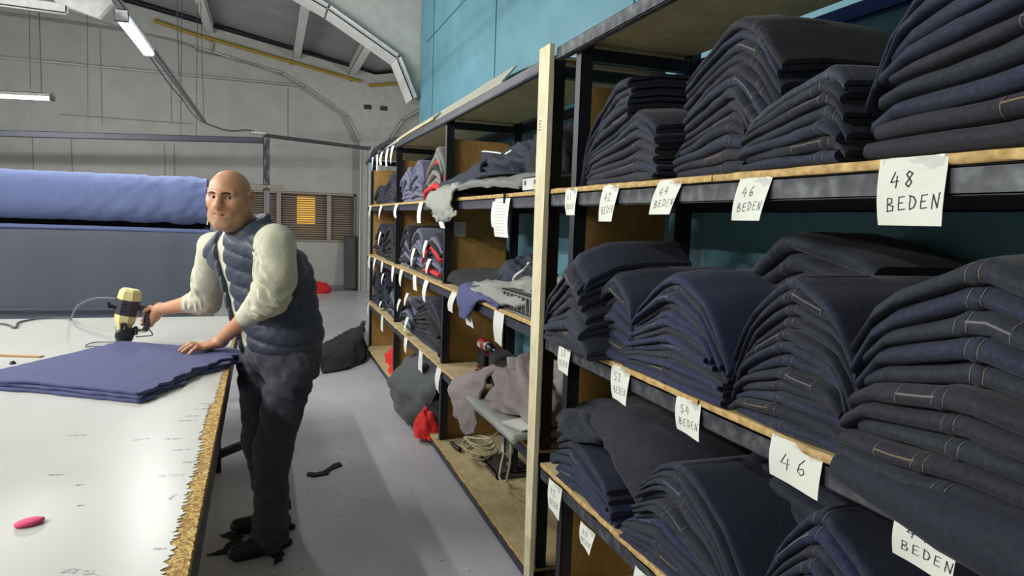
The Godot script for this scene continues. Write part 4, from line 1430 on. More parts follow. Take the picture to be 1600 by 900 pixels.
# ---------------------------------------------------------------- the man: smooth distance fields meshed as surface nets
class Field:
	var A := PackedVector3Array()     # capsule start / ellipsoid centre
	var D := PackedVector3Array()     # capsule vector
	var R0 := PackedFloat32Array()
	var R1 := PackedFloat32Array()
	var L2 := PackedFloat32Array()
	var K := PackedFloat32Array()     # blend width; negative carves
	var EL := []                      # null or inverse basis of an ellipsoid
	var skew: Callable   # extra relief, metres outward, by position
	var relief := 0.0

	func cap(a: Vector3, b: Vector3, ra: float, rb: float, k := 0.03) -> void:
		A.append(a)
		D.append(b - a)
		R0.append(ra)
		R1.append(rb)
		L2.append(maxf((b - a).length_squared(), 1e-9))
		K.append(k)
		EL.append(null)

	func ell(c: Vector3, r: Vector3, basis := Basis(), k := 0.03) -> void:
		A.append(c)
		D.append(r)
		R0.append(minf(r.x, minf(r.y, r.z)))
		R1.append(maxf(r.x, maxf(r.y, r.z)))
		L2.append(1.0)
		K.append(k)
		EL.append((basis * Basis.from_scale(r)).inverse())

	func one(i: int, p: Vector3) -> float:
		if EL[i] == null:
			var pa := p - A[i]
			var h := clampf(pa.dot(D[i]) / L2[i], 0.0, 1.0)
			return (pa - D[i] * h).length() - R0[i] - (R1[i] - R0[i]) * h
		var q: Vector3 = EL[i] * (p - A[i])
		var l := q.length()
		if l < 1e-6:
			return -R0[i]
		var g: Vector3 = q * (EL[i] as Basis)
		return l * (l - 1.0) / maxf(g.length(), 1e-6)

	func at(p: Vector3, use: PackedInt32Array) -> float:
		var d := 1e3
		for i in use:
			var k := K[i]
			var e := one(i, p)
			if k >= 0.0:
				var h := maxf(k - absf(d - e), 0.0)
				d = minf(d, e) - (h * h * 0.25 / k if k > 0.0 else 0.0)
			else:
				k = -k
				e = -e
				var h := maxf(k - absf(d - e), 0.0)
				d = maxf(d, e) + h * h * 0.25 / k
		if relief > 0.0 and absf(d) < relief * 4.0:
			d -= skew.call(p)
		return d

	func mesh_into(g: Geo, cell: float, colour = null) -> void:
		var lo := Vector3.INF
		var hi := -Vector3.INF
		for i in A.size():
			if K[i] < 0.0:
				continue
			var m: float = maxf(R0[i], R1[i]) + 0.02
			lo = lo.min(A[i] - Vector3.ONE * m)
			hi = hi.max(A[i] + Vector3.ONE * m)
			if EL[i] == null:
				lo = lo.min(A[i] + D[i] - Vector3.ONE * m)
				hi = hi.max(A[i] + D[i] + Vector3.ONE * m)
		var B := 6
		var S := B + 1
		var nb := Vector3i(((hi - lo) / (cell * B)).ceil())
		var half := cell * B * 0.5
		var rad := half * 1.7321
		var all := PackedInt32Array()
		for i in A.size():
			all.append(i)
		var vid := {}
		var blocks := []
		for bz in nb.z:
			for by in nb.y:
				for bx in nb.x:
					var c := lo + Vector3(bx * 2 + 1, by * 2 + 1, bz * 2 + 1) * half
					var use := PackedInt32Array()
					var near := 1e3
					for i in A.size():
						var e := one(i, c)
						if EL[i] != null:
							e = minf(e, maxf(c.distance_to(A[i]) - R1[i], e * 0.6))
						if K[i] >= 0.0:
							near = minf(near, e)
						if e < rad + absf(K[i]) + 0.004:
							use.append(i)
					if use.is_empty() or near > rad + 0.03:
						continue
					if at(c, use) < -rad - 0.03:
						continue
					var vals := PackedFloat32Array()
					vals.resize(S * S * S)
					var o := lo + Vector3(bx, by, bz) * cell * B
					var n := 0
					var pos := 0
					for z in S:
						for y in S:
							for x in S:
								var d := at(o + Vector3(x, y, z) * cell, use)
								vals[n] = d
								n += 1
								if d > 0.0:
									pos += 1
					if pos == 0 or pos == n:
						continue
					blocks.append([Vector3i(bx, by, bz) * B, vals])
		var W := nb.x * B + 2
		var Hh := nb.y * B + 2
		var OFF := [0, 1, S, S + 1, S * S, S * S + 1, S * S + S, S * S + S + 1]
		var EDG := [[0, 1], [2, 3], [4, 5], [6, 7], [0, 2], [1, 3], [4, 6], [5, 7], [0, 4], [1, 5], [2, 6], [3, 7]]
		var CRN := [Vector3(0, 0, 0), Vector3(1, 0, 0), Vector3(0, 1, 0), Vector3(1, 1, 0), Vector3(0, 0, 1), Vector3(1, 0, 1), Vector3(0, 1, 1), Vector3(1, 1, 1)]
		for bl in blocks:
			var o: Vector3i = bl[0]
			var vals: PackedFloat32Array = bl[1]
			for z in B:
				for y in B:
					for x in B:
						var b := x + y * S + z * S * S
						var mask := 0
						for q in 8:
							if vals[b + OFF[q]] < 0.0:
								mask |= 1 << q
						if mask == 0 or mask == 255:
							continue
						var s := Vector3.ZERO
						var m := 0
						for e in EDG:
							var va := vals[b + OFF[e[0]]]
							var vb := vals[b + OFF[e[1]]]
							if (va < 0.0) != (vb < 0.0):
								s += CRN[e[0]].lerp(CRN[e[1]], va / (va - vb))
								m += 1
						var p := lo + (Vector3(o.x + x, o.y + y, o.z + z) + s / m) * cell
						var cc := Color.WHITE
						if colour != null:
							cc = colour.call(p)
						vid[(o.x + x) + W * ((o.y + y) + Hh * (o.z + z))] = g.add(p, Vector2.ZERO, cc)
		for bl in blocks:
			var o: Vector3i = bl[0]
			var vals: PackedFloat32Array = bl[1]
			for z in B:
				for y in B:
					for x in B:
						var b := x + y * S + z * S * S
						var v0 := vals[b]
						var id := (o.x + x) + W * ((o.y + y) + Hh * (o.z + z))
						for ax in 3:
							var v1 := vals[b + [1, S, S * S][ax]]
							if (v0 < 0.0) == (v1 < 0.0):
								continue
							var s1: int = [W, W * Hh, 1][ax]
							var s2: int = [W * Hh, 1, W][ax]
							var i0 := id
							if not (vid.has(i0) and vid.has(i0 - s1) and vid.has(i0 - s2) and vid.has(i0 - s1 - s2)):
								continue
							if v0 < 0.0:
								g.quad(vid[i0], vid[i0 - s2], vid[i0 - s1 - s2], vid[i0 - s1])
							else:
								g.quad(vid[i0], vid[i0 - s1], vid[i0 - s1 - s2], vid[i0 - s2])

# joints, in the room's coordinates (his right side is the far one)
const NECK := Vector3(-0.118, 1.545, -3.445)
const SH_R := Vector3(-0.262, 1.425, -3.64)
const SH_L := Vector3(0.022, 1.470, -3.235)
const EL_R := Vector3(-0.310, 1.150, -3.76)
const EL_L := Vector3(0.000, 1.235, -3.21)
const WR_R := Vector3(-0.548, 1.082, -3.945)
const WR_L := Vector3(-0.232, 0.972, -3.60)
const HIP_F := Vector3(-0.055, 0.86, -3.55)
const HIP_N := Vector3(0.085, 0.87, -3.36)
const KNEE_F := Vector3(-0.045, 0.48, -3.52)
const KNEE_N := Vector3(0.010, 0.49, -3.33)
const ANK_F := Vector3(0.000, 0.085, -3.54)
const ANK_N := Vector3(-0.010, 0.085, -3.32)

func torso(f: Field, grow: float) -> void:
	var side := (SH_L - SH_R).normalized()
	var up := (NECK - Vector3(0.05, 0.93, -3.43)).normalized()
	var fwd := up.cross(side).normalized() * -1.0
	var b := Basis(side, side.cross(fwd) * -1.0, fwd).orthonormalized()
	f.ell(Vector3(-0.088, 1.365, -3.475), Vector3(0.185, 0.20, 0.13) + Vector3.ONE * grow, b, 0.08)
	f.ell(Vector3(-0.012, 1.16, -3.485), Vector3(0.180, 0.20, 0.165) + Vector3.ONE * grow, b, 0.08)
	f.ell(Vector3(0.042, 0.985, -3.465), Vector3(0.180, 0.13, 0.155) + Vector3.ONE * grow, b, 0.08)
	f.cap(NECK + Vector3(0.01, -0.075, 0), SH_L + Vector3(-0.02, -0.02, -0.02), 0.062 + grow, 0.062 + grow, 0.07)
	f.cap(NECK + Vector3(0.01, -0.075, 0), SH_R + Vector3(0.02, -0.02, 0.02), 0.062 + grow, 0.062 + grow, 0.07)

func finger(f: Field, pts: Array, r0: float, r1: float) -> void:
	for i in pts.size() - 1:
		var t0 := float(i) / (pts.size() - 1)
		var t1 := float(i + 1) / (pts.size() - 1)
		f.cap(pts[i], pts[i + 1], lerpf(r0, r1, t0), lerpf(r0, r1, t1), 0.004)

func build_man() -> void:
	var man := thing("person", Vector3(0, 0, -3.43), "bald man in a navy quilted vest and cream sweater leaning over the cutting table", "person")
	wob.seed = 300
	wob.frequency = 1.0
	var skin := mat("skin", Color.WHITE, 0.5)
	skin.vertex_color_use_as_albedo = true
	skin.subsurf_scatter_enabled = true
	skin.subsurf_scatter_strength = 0.12
	var tone := Color(0.56, 0.285, 0.155)
	# head: a frame of its own, looking toward the viewer and a little to his right
	var look := Vector3(-0.36, -0.10, 0.93).normalized()
	var hx := Vector3.UP.cross(look).normalized()
	hx = (hx + Vector3(0, -0.03, 0)).normalized()
	var hy := look.cross(hx).normalized()
	var hb := Basis(hx, hy, look).orthonormalized()
	var T := Transform3D(hb.scaled(Vector3.ONE * 1.06), Vector3(-0.178, 1.662, -3.375))
	var hd := Field.new()
	var E := func(c: Vector3, r: Vector3, k: float, tilt := 0.0):
		hd.ell(T * c, r * 1.06, hb * Basis(Vector3.BACK, tilt), k)
	var C := func(a: Vector3, b: Vector3, ra: float, rb: float, k: float):
		hd.cap(T * a, T * b, ra * 1.06, rb * 1.06, k)
	E.call(Vector3(0, 0.034, -0.012), Vector3(0.081, 0.085, 0.099), 0.03)
	E.call(Vector3(0, -0.028, 0.020), Vector3(0.071, 0.085, 0.070), 0.03)
	E.call(Vector3(0, -0.074, 0.028), Vector3(0.060, 0.045, 0.056), 0.03)
	C.call(Vector3(-0.014, -0.102, 0.070), Vector3(0.014, -0.102, 0.070), 0.018, 0.018, 0.03)
	for s in [-1.0, 1.0]:
		C.call(Vector3(0.046 * s, -0.018, 0.058), Vector3(0.060 * s, -0.004, 0.034), 0.020, 0.018, 0.03)
		C.call(Vector3(0.052 * s, -0.078, 0.026), Vector3(0.062 * s, -0.045, -0.005), 0.027, 0.027, 0.03)
		C.call(Vector3(0.010 * s, 0.028, 0.089), Vector3(0.048 * s, 0.028, 0.073), 0.012, 0.010, 0.016)
		E.call(Vector3(0.034 * s, 0.010, 0.094), Vector3(0.021, 0.0135, 0.018), -0.016)
		C.call(Vector3(0.020 * s, 0.0195, 0.0825), Vector3(0.046 * s, 0.0170, 0.073), 0.0042, 0.0042, 0.005)
		C.call(Vector3(0.021 * s, 0.001, 0.0825), Vector3(0.045 * s, 0.001, 0.074), 0.0038, 0.0038, 0.006)
		C.call(Vector3(0.015 * s, -0.027, 0.095), Vector3(0.016 * s, -0.026, 0.088), 0.0095, 0.0095, 0.010)
		C.call(Vector3(0.024 * s, -0.034, 0.082), Vector3(0.034 * s, -0.060, 0.072), 0.008, 0.008, 0.02)
		# ears
		E.call(Vector3(0.085 * s, 0.000, -0.014), Vector3(0.010, 0.035, 0.021), 0.006, 0.15 * s)
		E.call(Vector3(0.096 * s, 0.004, -0.006), Vector3(0.006, 0.020, 0.010), -0.005)
		var helix := [Vector3(0.084 * s, 0.020, 0.004), Vector3(0.093 * s, 0.036, -0.012), Vector3(0.099 * s, 0.022, -0.032), Vector3(0.096 * s, -0.010, -0.030), Vector3(0.086 * s, -0.034, -0.010)]
		for q in 4:
			C.call(helix[q], helix[q + 1], 0.0055, 0.0055, 0.005)
		C.call(Vector3(0.082 * s, -0.029, -0.008), Vector3(0.080 * s, -0.034, -0.006), 0.009, 0.008, 0.008)
	C.call(Vector3(0, 0.022, 0.089), Vector3(0, -0.020, 0.107), 0.0095, 0.0150, 0.014)
	C.call(Vector3(0, -0.020, 0.107), Vector3(0, -0.027, 0.104), 0.0150, 0.0130, 0.010)
	C.call(Vector3(0, -0.05, 0.078), Vector3(0, -0.075, 0.076), 0.020, 0.018, 0.02)
	C.call(Vector3(-0.026, -0.0570, 0.082), Vector3(0.0, -0.0545, 0.0925), 0.0045, 0.0062, 0.006)
	C.call(Vector3(0.026, -0.0570, 0.082), Vector3(0.0, -0.0545, 0.0925), 0.0045, 0.0062, 0.006)
	C.call(Vector3(-0.021, -0.0680, 0.083), Vector3(0.021, -0.0680, 0.083), 0.0070, 0.0068, 0.007)
	C.call(Vector3(-0.028, -0.0617, 0.091), Vector3(0.028, -0.0617, 0.091), 0.0034, 0.0034, -0.005)
	E.call(Vector3(0, -0.104, 0.018), Vector3(0.058, 0.036, 0.054), 0.03)
	# neck, thick
	hd.cap(T * Vector3(0, -0.05, -0.022), NECK + Vector3(0.012, -0.03, 0.0), 0.066, 0.072, 0.04)
	var inv := T.affine_inverse()
	var grain := FastNoiseLite.new()
	grain.seed = 4
	grain.frequency = 60.0
	var face_colour := func(p: Vector3) -> Color:
		var q: Vector3 = inv * p
		var c := tone
		var g := 1.0 + 0.10 * grain.get_noise_3dv(p)
		# lips
		var lip := maxf(0.0, 1.0 - absf(q.y + 0.061) / 0.012) * maxf(0.0, 1.0 - absf(q.x) / 0.036)
		if q.z > 0.07:
			c = c.lerp(Color(0.44, 0.17, 0.13), clampf(lip * 1.6, 0.0, 0.8))
		# cropped beard stubble round the jaw and the mouth
		var jaw := clampf((-0.034 - q.y) / 0.018, 0.0, 1.0) * clampf((q.z + 0.03) / 0.03, 0.0, 1.0) * clampf((q.y + 0.135) / 0.02, 0.0, 1.0)
		var st := 0.5 + 0.5 * grain.get_noise_3dv(p * 3.0)
		c = c.lerp(Color(0.26, 0.19, 0.14), jaw * st * 0.65 * (1.0 - clampf(lip * 2.0, 0.0, 1.0)))
		# ruddy nose and cheeks
		var rud := maxf(0.0, 1.0 - Vector2(absf(q.x) - 0.042, q.y + 0.022).length() / 0.03) if q.z > 0.03 else 0.0
		rud = maxf(rud, maxf(0.0, 1.0 - Vector2(q.x, q.y + 0.024).length() / 0.02) if q.z > 0.09 else 0.0)
		c = c.lerp(Color(0.58, 0.23, 0.15), rud * 0.4)
		return Color(c.r * g, c.g * g, c.b * g)
	var plain_colour := func(p: Vector3) -> Color:
		var g := 1.0 + 0.10 * grain.get_noise_3dv(p * 0.6)
		return Color(tone.r * g * 1.02, tone.g * g, tone.b * g)
	var body := Geo.new()
	body.coloured = true
	hd.mesh_into(body, 0.0034, face_colour)
	# trunk and limbs under the clothes
	var bd := Field.new()
	torso(bd, -0.03)
	bd.cap(NECK + Vector3(0.012, -0.03, 0), NECK + Vector3(0.01, -0.09, 0), 0.066, 0.06, 0.04)
	bd.cap(SH_R, EL_R, 0.055, 0.047, 0.04)
	bd.cap(SH_L, EL_L, 0.055, 0.047, 0.04)
	bd.cap(EL_R, EL_R.lerp(WR_R, 0.35), 0.046, 0.045, 0.02)
	bd.cap(EL_R.lerp(WR_R, 0.35), WR_R, 0.044, 0.029, 0.02)
	bd.cap(EL_L, EL_L.lerp(WR_L, 0.35), 0.047, 0.046, 0.02)
	bd.cap(EL_L.lerp(WR_L, 0.35), WR_L, 0.046, 0.030, 0.02)
	bd.ell(Vector3(0.045, 0.91, -3.45), Vector3(0.12, 0.10, 0.11), Basis(), 0.03)
	for q in [[HIP_F, KNEE_F, ANK_F], [HIP_N, KNEE_N, ANK_N]]:
		bd.cap(q[0], q[1], 0.088, 0.056, 0.04)
		bd.cap(q[1], q[1].lerp(q[2], 0.35), 0.054, 0.056, 0.03)
		bd.cap(q[1].lerp(q[2], 0.35), q[2], 0.056, 0.038, 0.03)
		bd.cap(q[2], q[2] + Vector3(-0.09, -0.05, 0.01), 0.026, 0.016, 0.01)
	bd.mesh_into(body, 0.012, plain_colour)
	# left hand, flat on the cloth: fingers point to his front, spread a little
	var lh := Field.new()
	var w := WR_L
	var fw := Vector3(-0.993, 0.0, 0.12).normalized()
	var sd := Vector3(-0.12, 0.0, -0.993)       # towards the thumb
	var top := 0.944
	var knuck := []
	for i in 4:
		var off: float = [0.036, 0.013, -0.012, -0.036][i]
		var len: float = [0.090, 0.096, 0.091, 0.080][i]
		var k: Vector3 = Vector3(w.x, top, w.z) + fw * len + sd * off + Vector3(0, [0.002, 0.006, 0.004, -0.001][i], 0)
		lh.cap(w + sd * off * 0.55 + Vector3(0, -0.008, 0), k, 0.0165, 0.0122, 0.010)
		var fl: float = [0.076, 0.085, 0.079, 0.064][i]
		var dir: Vector3 = (fw + sd * [0.20, 0.05, -0.12, -0.32][i]).normalized()
		var j1: Vector3 = k + dir * fl * 0.45 + Vector3(0, 0.008, 0)
		var j2: Vector3 = k + dir * fl * 0.76 + Vector3(0, -0.006, 0)
		var j3: Vector3 = k + dir * fl * 1.0 + Vector3(0, -0.0205, 0)
		finger(lh, [k, j1, j2, j3], 0.0112, 0.0084)
	lh.cap(w + Vector3(0.01, -0.004, 0), w + fw * 0.05 + Vector3(0, -0.022, 0), 0.026, 0.019, 0.02)
	finger(lh, [w + sd * 0.018 + fw * 0.018 + Vector3(0, -0.022, 0), w + sd * 0.048 + fw * 0.045 + Vector3(0, -0.034, 0), w + sd * 0.060 + fw * 0.078 + Vector3(0, -0.040, 0), w + sd * 0.058 + fw * 0.100 + Vector3(0, -0.046, 0)], 0.0150, 0.0088)
	lh.cap(WR_L.lerp(EL_L, 0.12), w, 0.031, 0.029, 0.02)
	lh.mesh_into(body, 0.0030, plain_colour)
	# right hand round the handle of the cutter
	var rh := Field.new()
	var foot := Vector3(-0.735, 0.882, -4.02)
	var ax := Vector3(0.19, 1.0, 0.0).normalized()
	var rx := Vector3(ax.y, -ax.x, 0)
	var hc := foot + Vector3(0.012, 0.115, 0.01) + rx * 0.107 + ax * 0.045     # middle of the grip
	var wr := WR_R
	var inw := (hc - wr).normalized()
	var lat := ax.cross(inw).normalized()       # across the palm
	inw = lat.cross(ax).normalized()
	# lat points to one flank of the handle; the palm lies on the far flank, fingers close in front
	var palm_side := lat if lat.z < 0.0 else -lat
	for i in 4:
		var up_off: float = [0.032, 0.011, -0.010, -0.030][i]
		var ctr: Vector3 = hc + ax * up_off
		var k: Vector3 = ctr + palm_side * 0.021 + inw * 0.004
		rh.cap(wr + ax * up_off * 0.5, k, 0.017, 0.0125, 0.014)
		var rr: float = [0.0265, 0.0275, 0.0265, 0.025][i]
		var pts := [k]
		for a in [0.9, 1.75, 2.75]:
			var an: float = a * [1.0, 1.02, 1.0, 0.92][i]
			pts.append(ctr + (palm_side * cos(an) + inw * sin(an)) * rr)
		finger(rh, pts, 0.0108, 0.0082)
	rh.cap(wr, wr.lerp(hc, 0.6) + palm_side * 0.014, 0.027, 0.024, 0.02)
	var th0: Vector3 = wr.lerp(hc, 0.35) + ax * 0.018
	finger(rh, [th0, th0 + (hc - wr) * 0.34 + ax * 0.030 - palm_side * 0.016, hc + ax * 0.050 - palm_side * 0.026 - inw * 0.004, hc + ax * 0.042 - palm_side * 0.024 + inw * 0.020], 0.0145, 0.0088)
	rh.cap(WR_R.lerp(EL_R, 0.12), wr, 0.030, 0.028, 0.02)
	rh.mesh_into(body, 0.0030, plain_colour)
	part("body", body, skin, man)
	# fingernails of the flat hand
	# eyes, brows
	var white := mat("eye_white", Color(0.68, 0.64, 0.60), 0.25)
	var iris := mat("eye_iris", Color(0.10, 0.07, 0.05), 0.2)
	var brow := mat("brow_hair", Color(0.23, 0.17, 0.13), 0.9)
	for s in [-1.0, 1.0]:
		var ec: Vector3 = T * Vector3(0.0335 * s, 0.0095, 0.0705)
		var sph := SphereMesh.new()
		sph.radius = 0.0128
		sph.height = 0.0256
		sph.material = white
		var eye := MeshInstance3D.new()
		eye.name = "eye"
		eye.mesh = sph
		eye.position = ec - man.position
		man.add_child(eye, true)
		var gaze := (Vector3(0, 1.6, 0) - ec).normalized()
		var ig := Geo.new()
		var gx := gaze.cross(Vector3.UP).normalized()
		ig.lathe([Vector2(0.0, 0.0138), Vector2(0.003, 0.0136), Vector2(0.0058, 0.0118), Vector2(0.006, 0.011)], 14, Transform3D(Basis(gx, gaze, gx.cross(gaze)), ec))
		part("iris", ig, iris, eye)
		var bg := Geo.new()
		var bp := []
		for i in 6:
			var u := i / 5.0
			bp.append(T * Vector3((0.013 + 0.036 * u) * s, 0.0275 + 0.004 * sin(u * PI) - 0.002 * u, 0.0985 - 0.024 * u * u))
		bg.tube(smooth_path(bp, 3), 0.0042, 7)
		part("eyebrow", bg, brow, man)

	# cream sweater
	var sw := Field.new()
	torso(sw, -0.004)
	sw.cap(NECK + Vector3(-0.005, -0.02, 0.01), NECK + Vector3(0.01, -0.08, 0), 0.076, 0.085, 0.03)
	sw.cap(T * Vector3(0, -0.02, -0.01), NECK + Vector3(-0.015, 0.035, 0.03), 0.068, 0.070, -0.004)
	var cuf_r := EL_R.lerp(WR_R, 0.30)
	var cuf_l := EL_L.lerp(WR_L, 0.42)
	sw.cap(SH_R, SH_R.lerp(EL_R, 0.6), 0.078, 0.074, 0.05)
	sw.cap(SH_R.lerp(EL_R, 0.6), EL_R, 0.074, 0.070, 0.03)
	sw.cap(EL_R, cuf_r, 0.069, 0.053, 0.03)
	sw.cap(SH_L, SH_L.lerp(EL_L, 0.6) + Vector3(0.012, 0, 0.01), 0.088, 0.086, 0.05)
	sw.cap(SH_L.lerp(EL_L, 0.6) + Vector3(0.012, 0, 0.01), EL_L, 0.086, 0.078, 0.03)
	sw.cap(EL_L, cuf_l, 0.077, 0.054, 0.03)
	var ul := (EL_L - SH_L).normalized()
	var fl := (WR_L - EL_L).normalized()
	var fr := (WR_R - EL_R).normalized()
	sw.relief = 0.010
	sw.skew = func(p: Vector3) -> float:
		var h := 0.0
		# bunched rings round both pushed-up sleeves
		var tl := (p - EL_L).dot(fl)
		var dl := p.distance_to(EL_L)
		if dl < 0.24:
			var m := clampf((tl + 0.13) / 0.05, 0.0, 1.0) * clampf((0.16 - tl) / 0.05, 0.0, 1.0)
			h += m * 0.0075 * sin(tl * 150.0 + 5.0 * wob.get_noise_3d(p.x * 7.0, p.y * 7.0, p.z * 7.0))
		var tr := (p - EL_R).dot(fr)
		if p.distance_to(EL_R) < 0.2:
			var m := clampf((tr + 0.08) / 0.05, 0.0, 1.0) * clampf((0.12 - tr) / 0.04, 0.0, 1.0)
			h += m * 0.006 * sin(tr * 170.0 + 5.0 * wob.get_noise_3d(p.x * 8.0, p.y * 8.0, p.z * 8.0))
		return h + 0.003 * wob.get_noise_3d(p.x * 12.0, p.y * 9.0, p.z * 12.0)
	var sg := Geo.new()
	sw.mesh_into(sg, 0.0075)
	part("sweater", sg, M.cream_knit, man)

	# quilted vest, open in front
	var side := (SH_L - SH_R).normalized()
	var up := (NECK - Vector3(0.05, 0.93, -3.43)).normalized()
	var fwd := side.cross(up).normalized()
	if fwd.x > 0:
		fwd = -fwd
	var ve := Field.new()
	torso(ve, 0.016)
	ve.cap(SH_L + Vector3(0.0, 0.0, -0.07), SH_L + Vector3(0.05, -0.12, -0.08), 0.080, 0.082, 0.05)
	ve.ell(Vector3(0.085, 1.03, -3.46), Vector3(0.155, 0.16, 0.165), Basis(), 0.08)
	ve.ell(Vector3(0.095, 1.24, -3.48), Vector3(0.115, 0.2, 0.135), Basis(), 0.08)
	# collar standing round the neck
	var ring := []
	for i in 11:
		var a := lerpf(-2.45, 2.45, i / 10.0)
		ring.append(NECK + Vector3(0.012, -0.02, 0) + (-fwd * cos(a) + side * sin(a)) * (0.093 + 0.02 * absf(sin(a))) + up * (0.034 - 0.05 * pow(absf(a) / 2.45, 3.0)))
	for i in 10:
		ve.cap(ring[i], ring[i + 1], 0.017, 0.017, 0.015)
		ve.cap(ring[i] - up * 0.04, ring[i + 1] - up * 0.04, 0.020, 0.020, 0.02)
	# the neck and the sleeves leave it
	ve.cap(NECK + up * 0.14 + fwd * 0.03, NECK - up * 0.05 + fwd * 0.012, 0.075, 0.072, -0.006)
	# the open front shows a strip of sweater that widens upward
	var slit := [[1.535, 0.050], [1.44, 0.038], [1.32, 0.030], [1.20, 0.032], [1.08, 0.042], [0.96, 0.052], [0.86, 0.06]]
	var sp := []
	for q in slit:
		var y: float = q[0]
		var c := Vector3(lerpf(-0.115, 0.05, (1.545 - y) / 0.62), y, -3.48)
		sp.append([c + fwd * 0.165 + side * -0.030, q[1]])
	for i in sp.size() - 1:
		ve.cap(sp[i][0] - fwd * 0.02, sp[i + 1][0] - fwd * 0.02, sp[i][1], sp[i + 1][1], -0.006)
		ve.cap(sp[i][0] + fwd * 0.03, sp[i + 1][0] + fwd * 0.03, sp[i][1] * 1.25, sp[i + 1][1] * 1.25, -0.006)
	# armholes
	ve.cap(SH_L + side * 0.05, SH_L.lerp(EL_L, 0.7) + side * 0.035, 0.090, 0.094, -0.008)
	ve.cap(SH_L.lerp(EL_L, 0.7) + side * 0.04, EL_L + side * 0.06, 0.094, 0.08, -0.008)
	ve.cap(SH_R - side * 0.045, SH_R - side * 0.05 + (EL_R - SH_R) * 0.6, 0.074, 0.08, -0.008)
	# cut level at the hem
	ve.ell(Vector3(0.07, 0.60, -3.43), Vector3(0.6, 0.265, 0.6), Basis(Vector3(0, 0, 1), 0.12), -0.012)
	ve.relief = 0.014
	ve.skew = func(p: Vector3) -> float:
		var q := p - NECK
		var s := absf(q.dot(side))
		var v := -q.dot(up)
		var back := q.dot(fwd) < -0.05
		var ph: float = (v - s * (0.0 if back else 0.55)) / 0.080
		var l := absf(sin(ph * PI))
		return 0.0115 * pow(l, 0.42) - 0.009 + 0.0022 * wob.get_noise_3d(p.x * 16.0, p.y * 22.0, p.z * 16.0)
	var vg := Geo.new()
	ve.mesh_into(vg, 0.0068)
	part("vest", vg, M.vest_cloth, man, "navy quilted vest")
	# dark trousers
	var tr := Field.new()
	tr.ell(Vector3(0.05, 0.94, -3.455), Vector3(0.170, 0.12, 0.170), Basis(), 0.06)
	for q in [[HIP_F, KNEE_F, ANK_F, 1.0], [HIP_N, KNEE_N, ANK_N, 1.0]]:
		tr.cap(q[0] + Vector3(0.01, 0, 0), q[1], 0.112, 0.082, 0.05)
		tr.cap(q[1], q[2] + Vector3(0.01, 0.03, 0), 0.081, 0.074, 0.04)
		tr.cap(q[2] + Vector3(0.008, 0.05, 0), q[2] + Vector3(0.004, -0.025, 0), 0.077, 0.080, 0.03)
	tr.ell(Vector3(0.11, 0.90, -3.43), Vector3(0.12, 0.12, 0.15), Basis(), 0.05)
	tr.relief = 0.014
	tr.skew = func(p: Vector3) -> float:
		var f := wob.get_noise_3d(p.x * 7.0, p.y * 9.0 + p.x * 6.0, p.z * 7.0)
		var low := clampf((0.32 - p.y) / 0.2, 0.0, 1.0)
		var rings := sin(p.y * 95.0 + 6.0 * wob.get_noise_3d(p.x * 6.0, p.y * 3.0, p.z * 6.0)) * low
		var hipf := clampf((p.y - 0.66) / 0.12, 0.0, 1.0) * clampf((0.90 - p.y) / 0.08, 0.0, 1.0)
		return 0.009 * (1.0 - absf(f) * 2.2) + 0.006 * rings + 0.006 * hipf * sin((p.y + p.x * 0.8) * 70.0) - 0.003
	var tg := Geo.new()
	tr.mesh_into(tg, 0.0095)
	part("trousers", tg, M.trouser_cloth, man)
	# shoes
	var leather := mat("shoe_leather", Color(0.11, 0.105, 0.12), 0.5)
	var sole := mat("shoe_sole", Color(0.05, 0.05, 0.055), 0.8)
	for q in [[ANK_F, Vector3(-0.99, 0, -0.10), 0.0], [ANK_N, Vector3(-0.90, 0, 0.42), 0.0]]:
		var a: Vector3 = q[0]
		var d: Vector3 = q[1].normalized()
		var sf := Field.new()
		var heel := Vector3(a.x, 0.045, a.z) - d * 0.055
		sf.cap(heel, heel + d * 0.10 + Vector3(0, -0.004, 0), 0.040, 0.043, 0.03)
		sf.cap(heel + d * 0.10, heel + d * 0.215 + Vector3(0, -0.010, 0), 0.043, 0.034, 0.03)
		sf.cap(heel + Vector3(0, 0.0, 0), a + Vector3(0, 0.01, 0), 0.038, 0.042, 0.03)
		sf.cap(heel + d * 0.03 + Vector3(0, -0.55, 0), heel + d * 0.25 + Vector3(0, -0.55, 0), 0.52, 0.52, -0.004)
		var shg := Geo.new()
		sf.mesh_into(shg, 0.008)
		var sh := part("shoe", shg, leather, man)
		var sog := Geo.new()
		var pts := PackedVector2Array()
		var n := d.cross(Vector3.UP)
		for i in 24:
			var an := TAU * i / 24
			var along := 0.08 + 0.145 * cos(an)
			var wd := 0.043 * sin(an) * (1.0 - 0.12 * cos(an))
			pts.append(Vector2(along, wd))
		sog.prism(pts, Transform3D(Basis(d, n, d.cross(n)), Vector3(heel.x, 0.001 if d.cross(n).y > 0 else 0.019, heel.z)), 0.018)
		part("sole", sog, sole, sh)
	# small key ring at the hip
	var kr := Geo.new()
	kr.tube([Vector3(0.16, 0.93, -3.29), Vector3(0.158, 0.885, -3.285), Vector3(0.152, 0.86, -3.283)], 0.006, 6)
	part("key_fob", kr, M.alloy, man)

# ---------------------------------------------------------------- clothes and tools on the open rack
func garment(called: String, ctrl: Array, m: Material, label: String, category: String, amp := 0.012, freq := 6.0, sd := 1, thick := 0.012, group := "") -> Node3D:
	var rows := fine(ctrl, 5, 5)
	crumple(rows, amp, freq, 0.6, sd)
	var g := Geo.new()
	g.sheet(rows, thick, thick * 0.4)
	return solo(called, g, m, label, category, group)

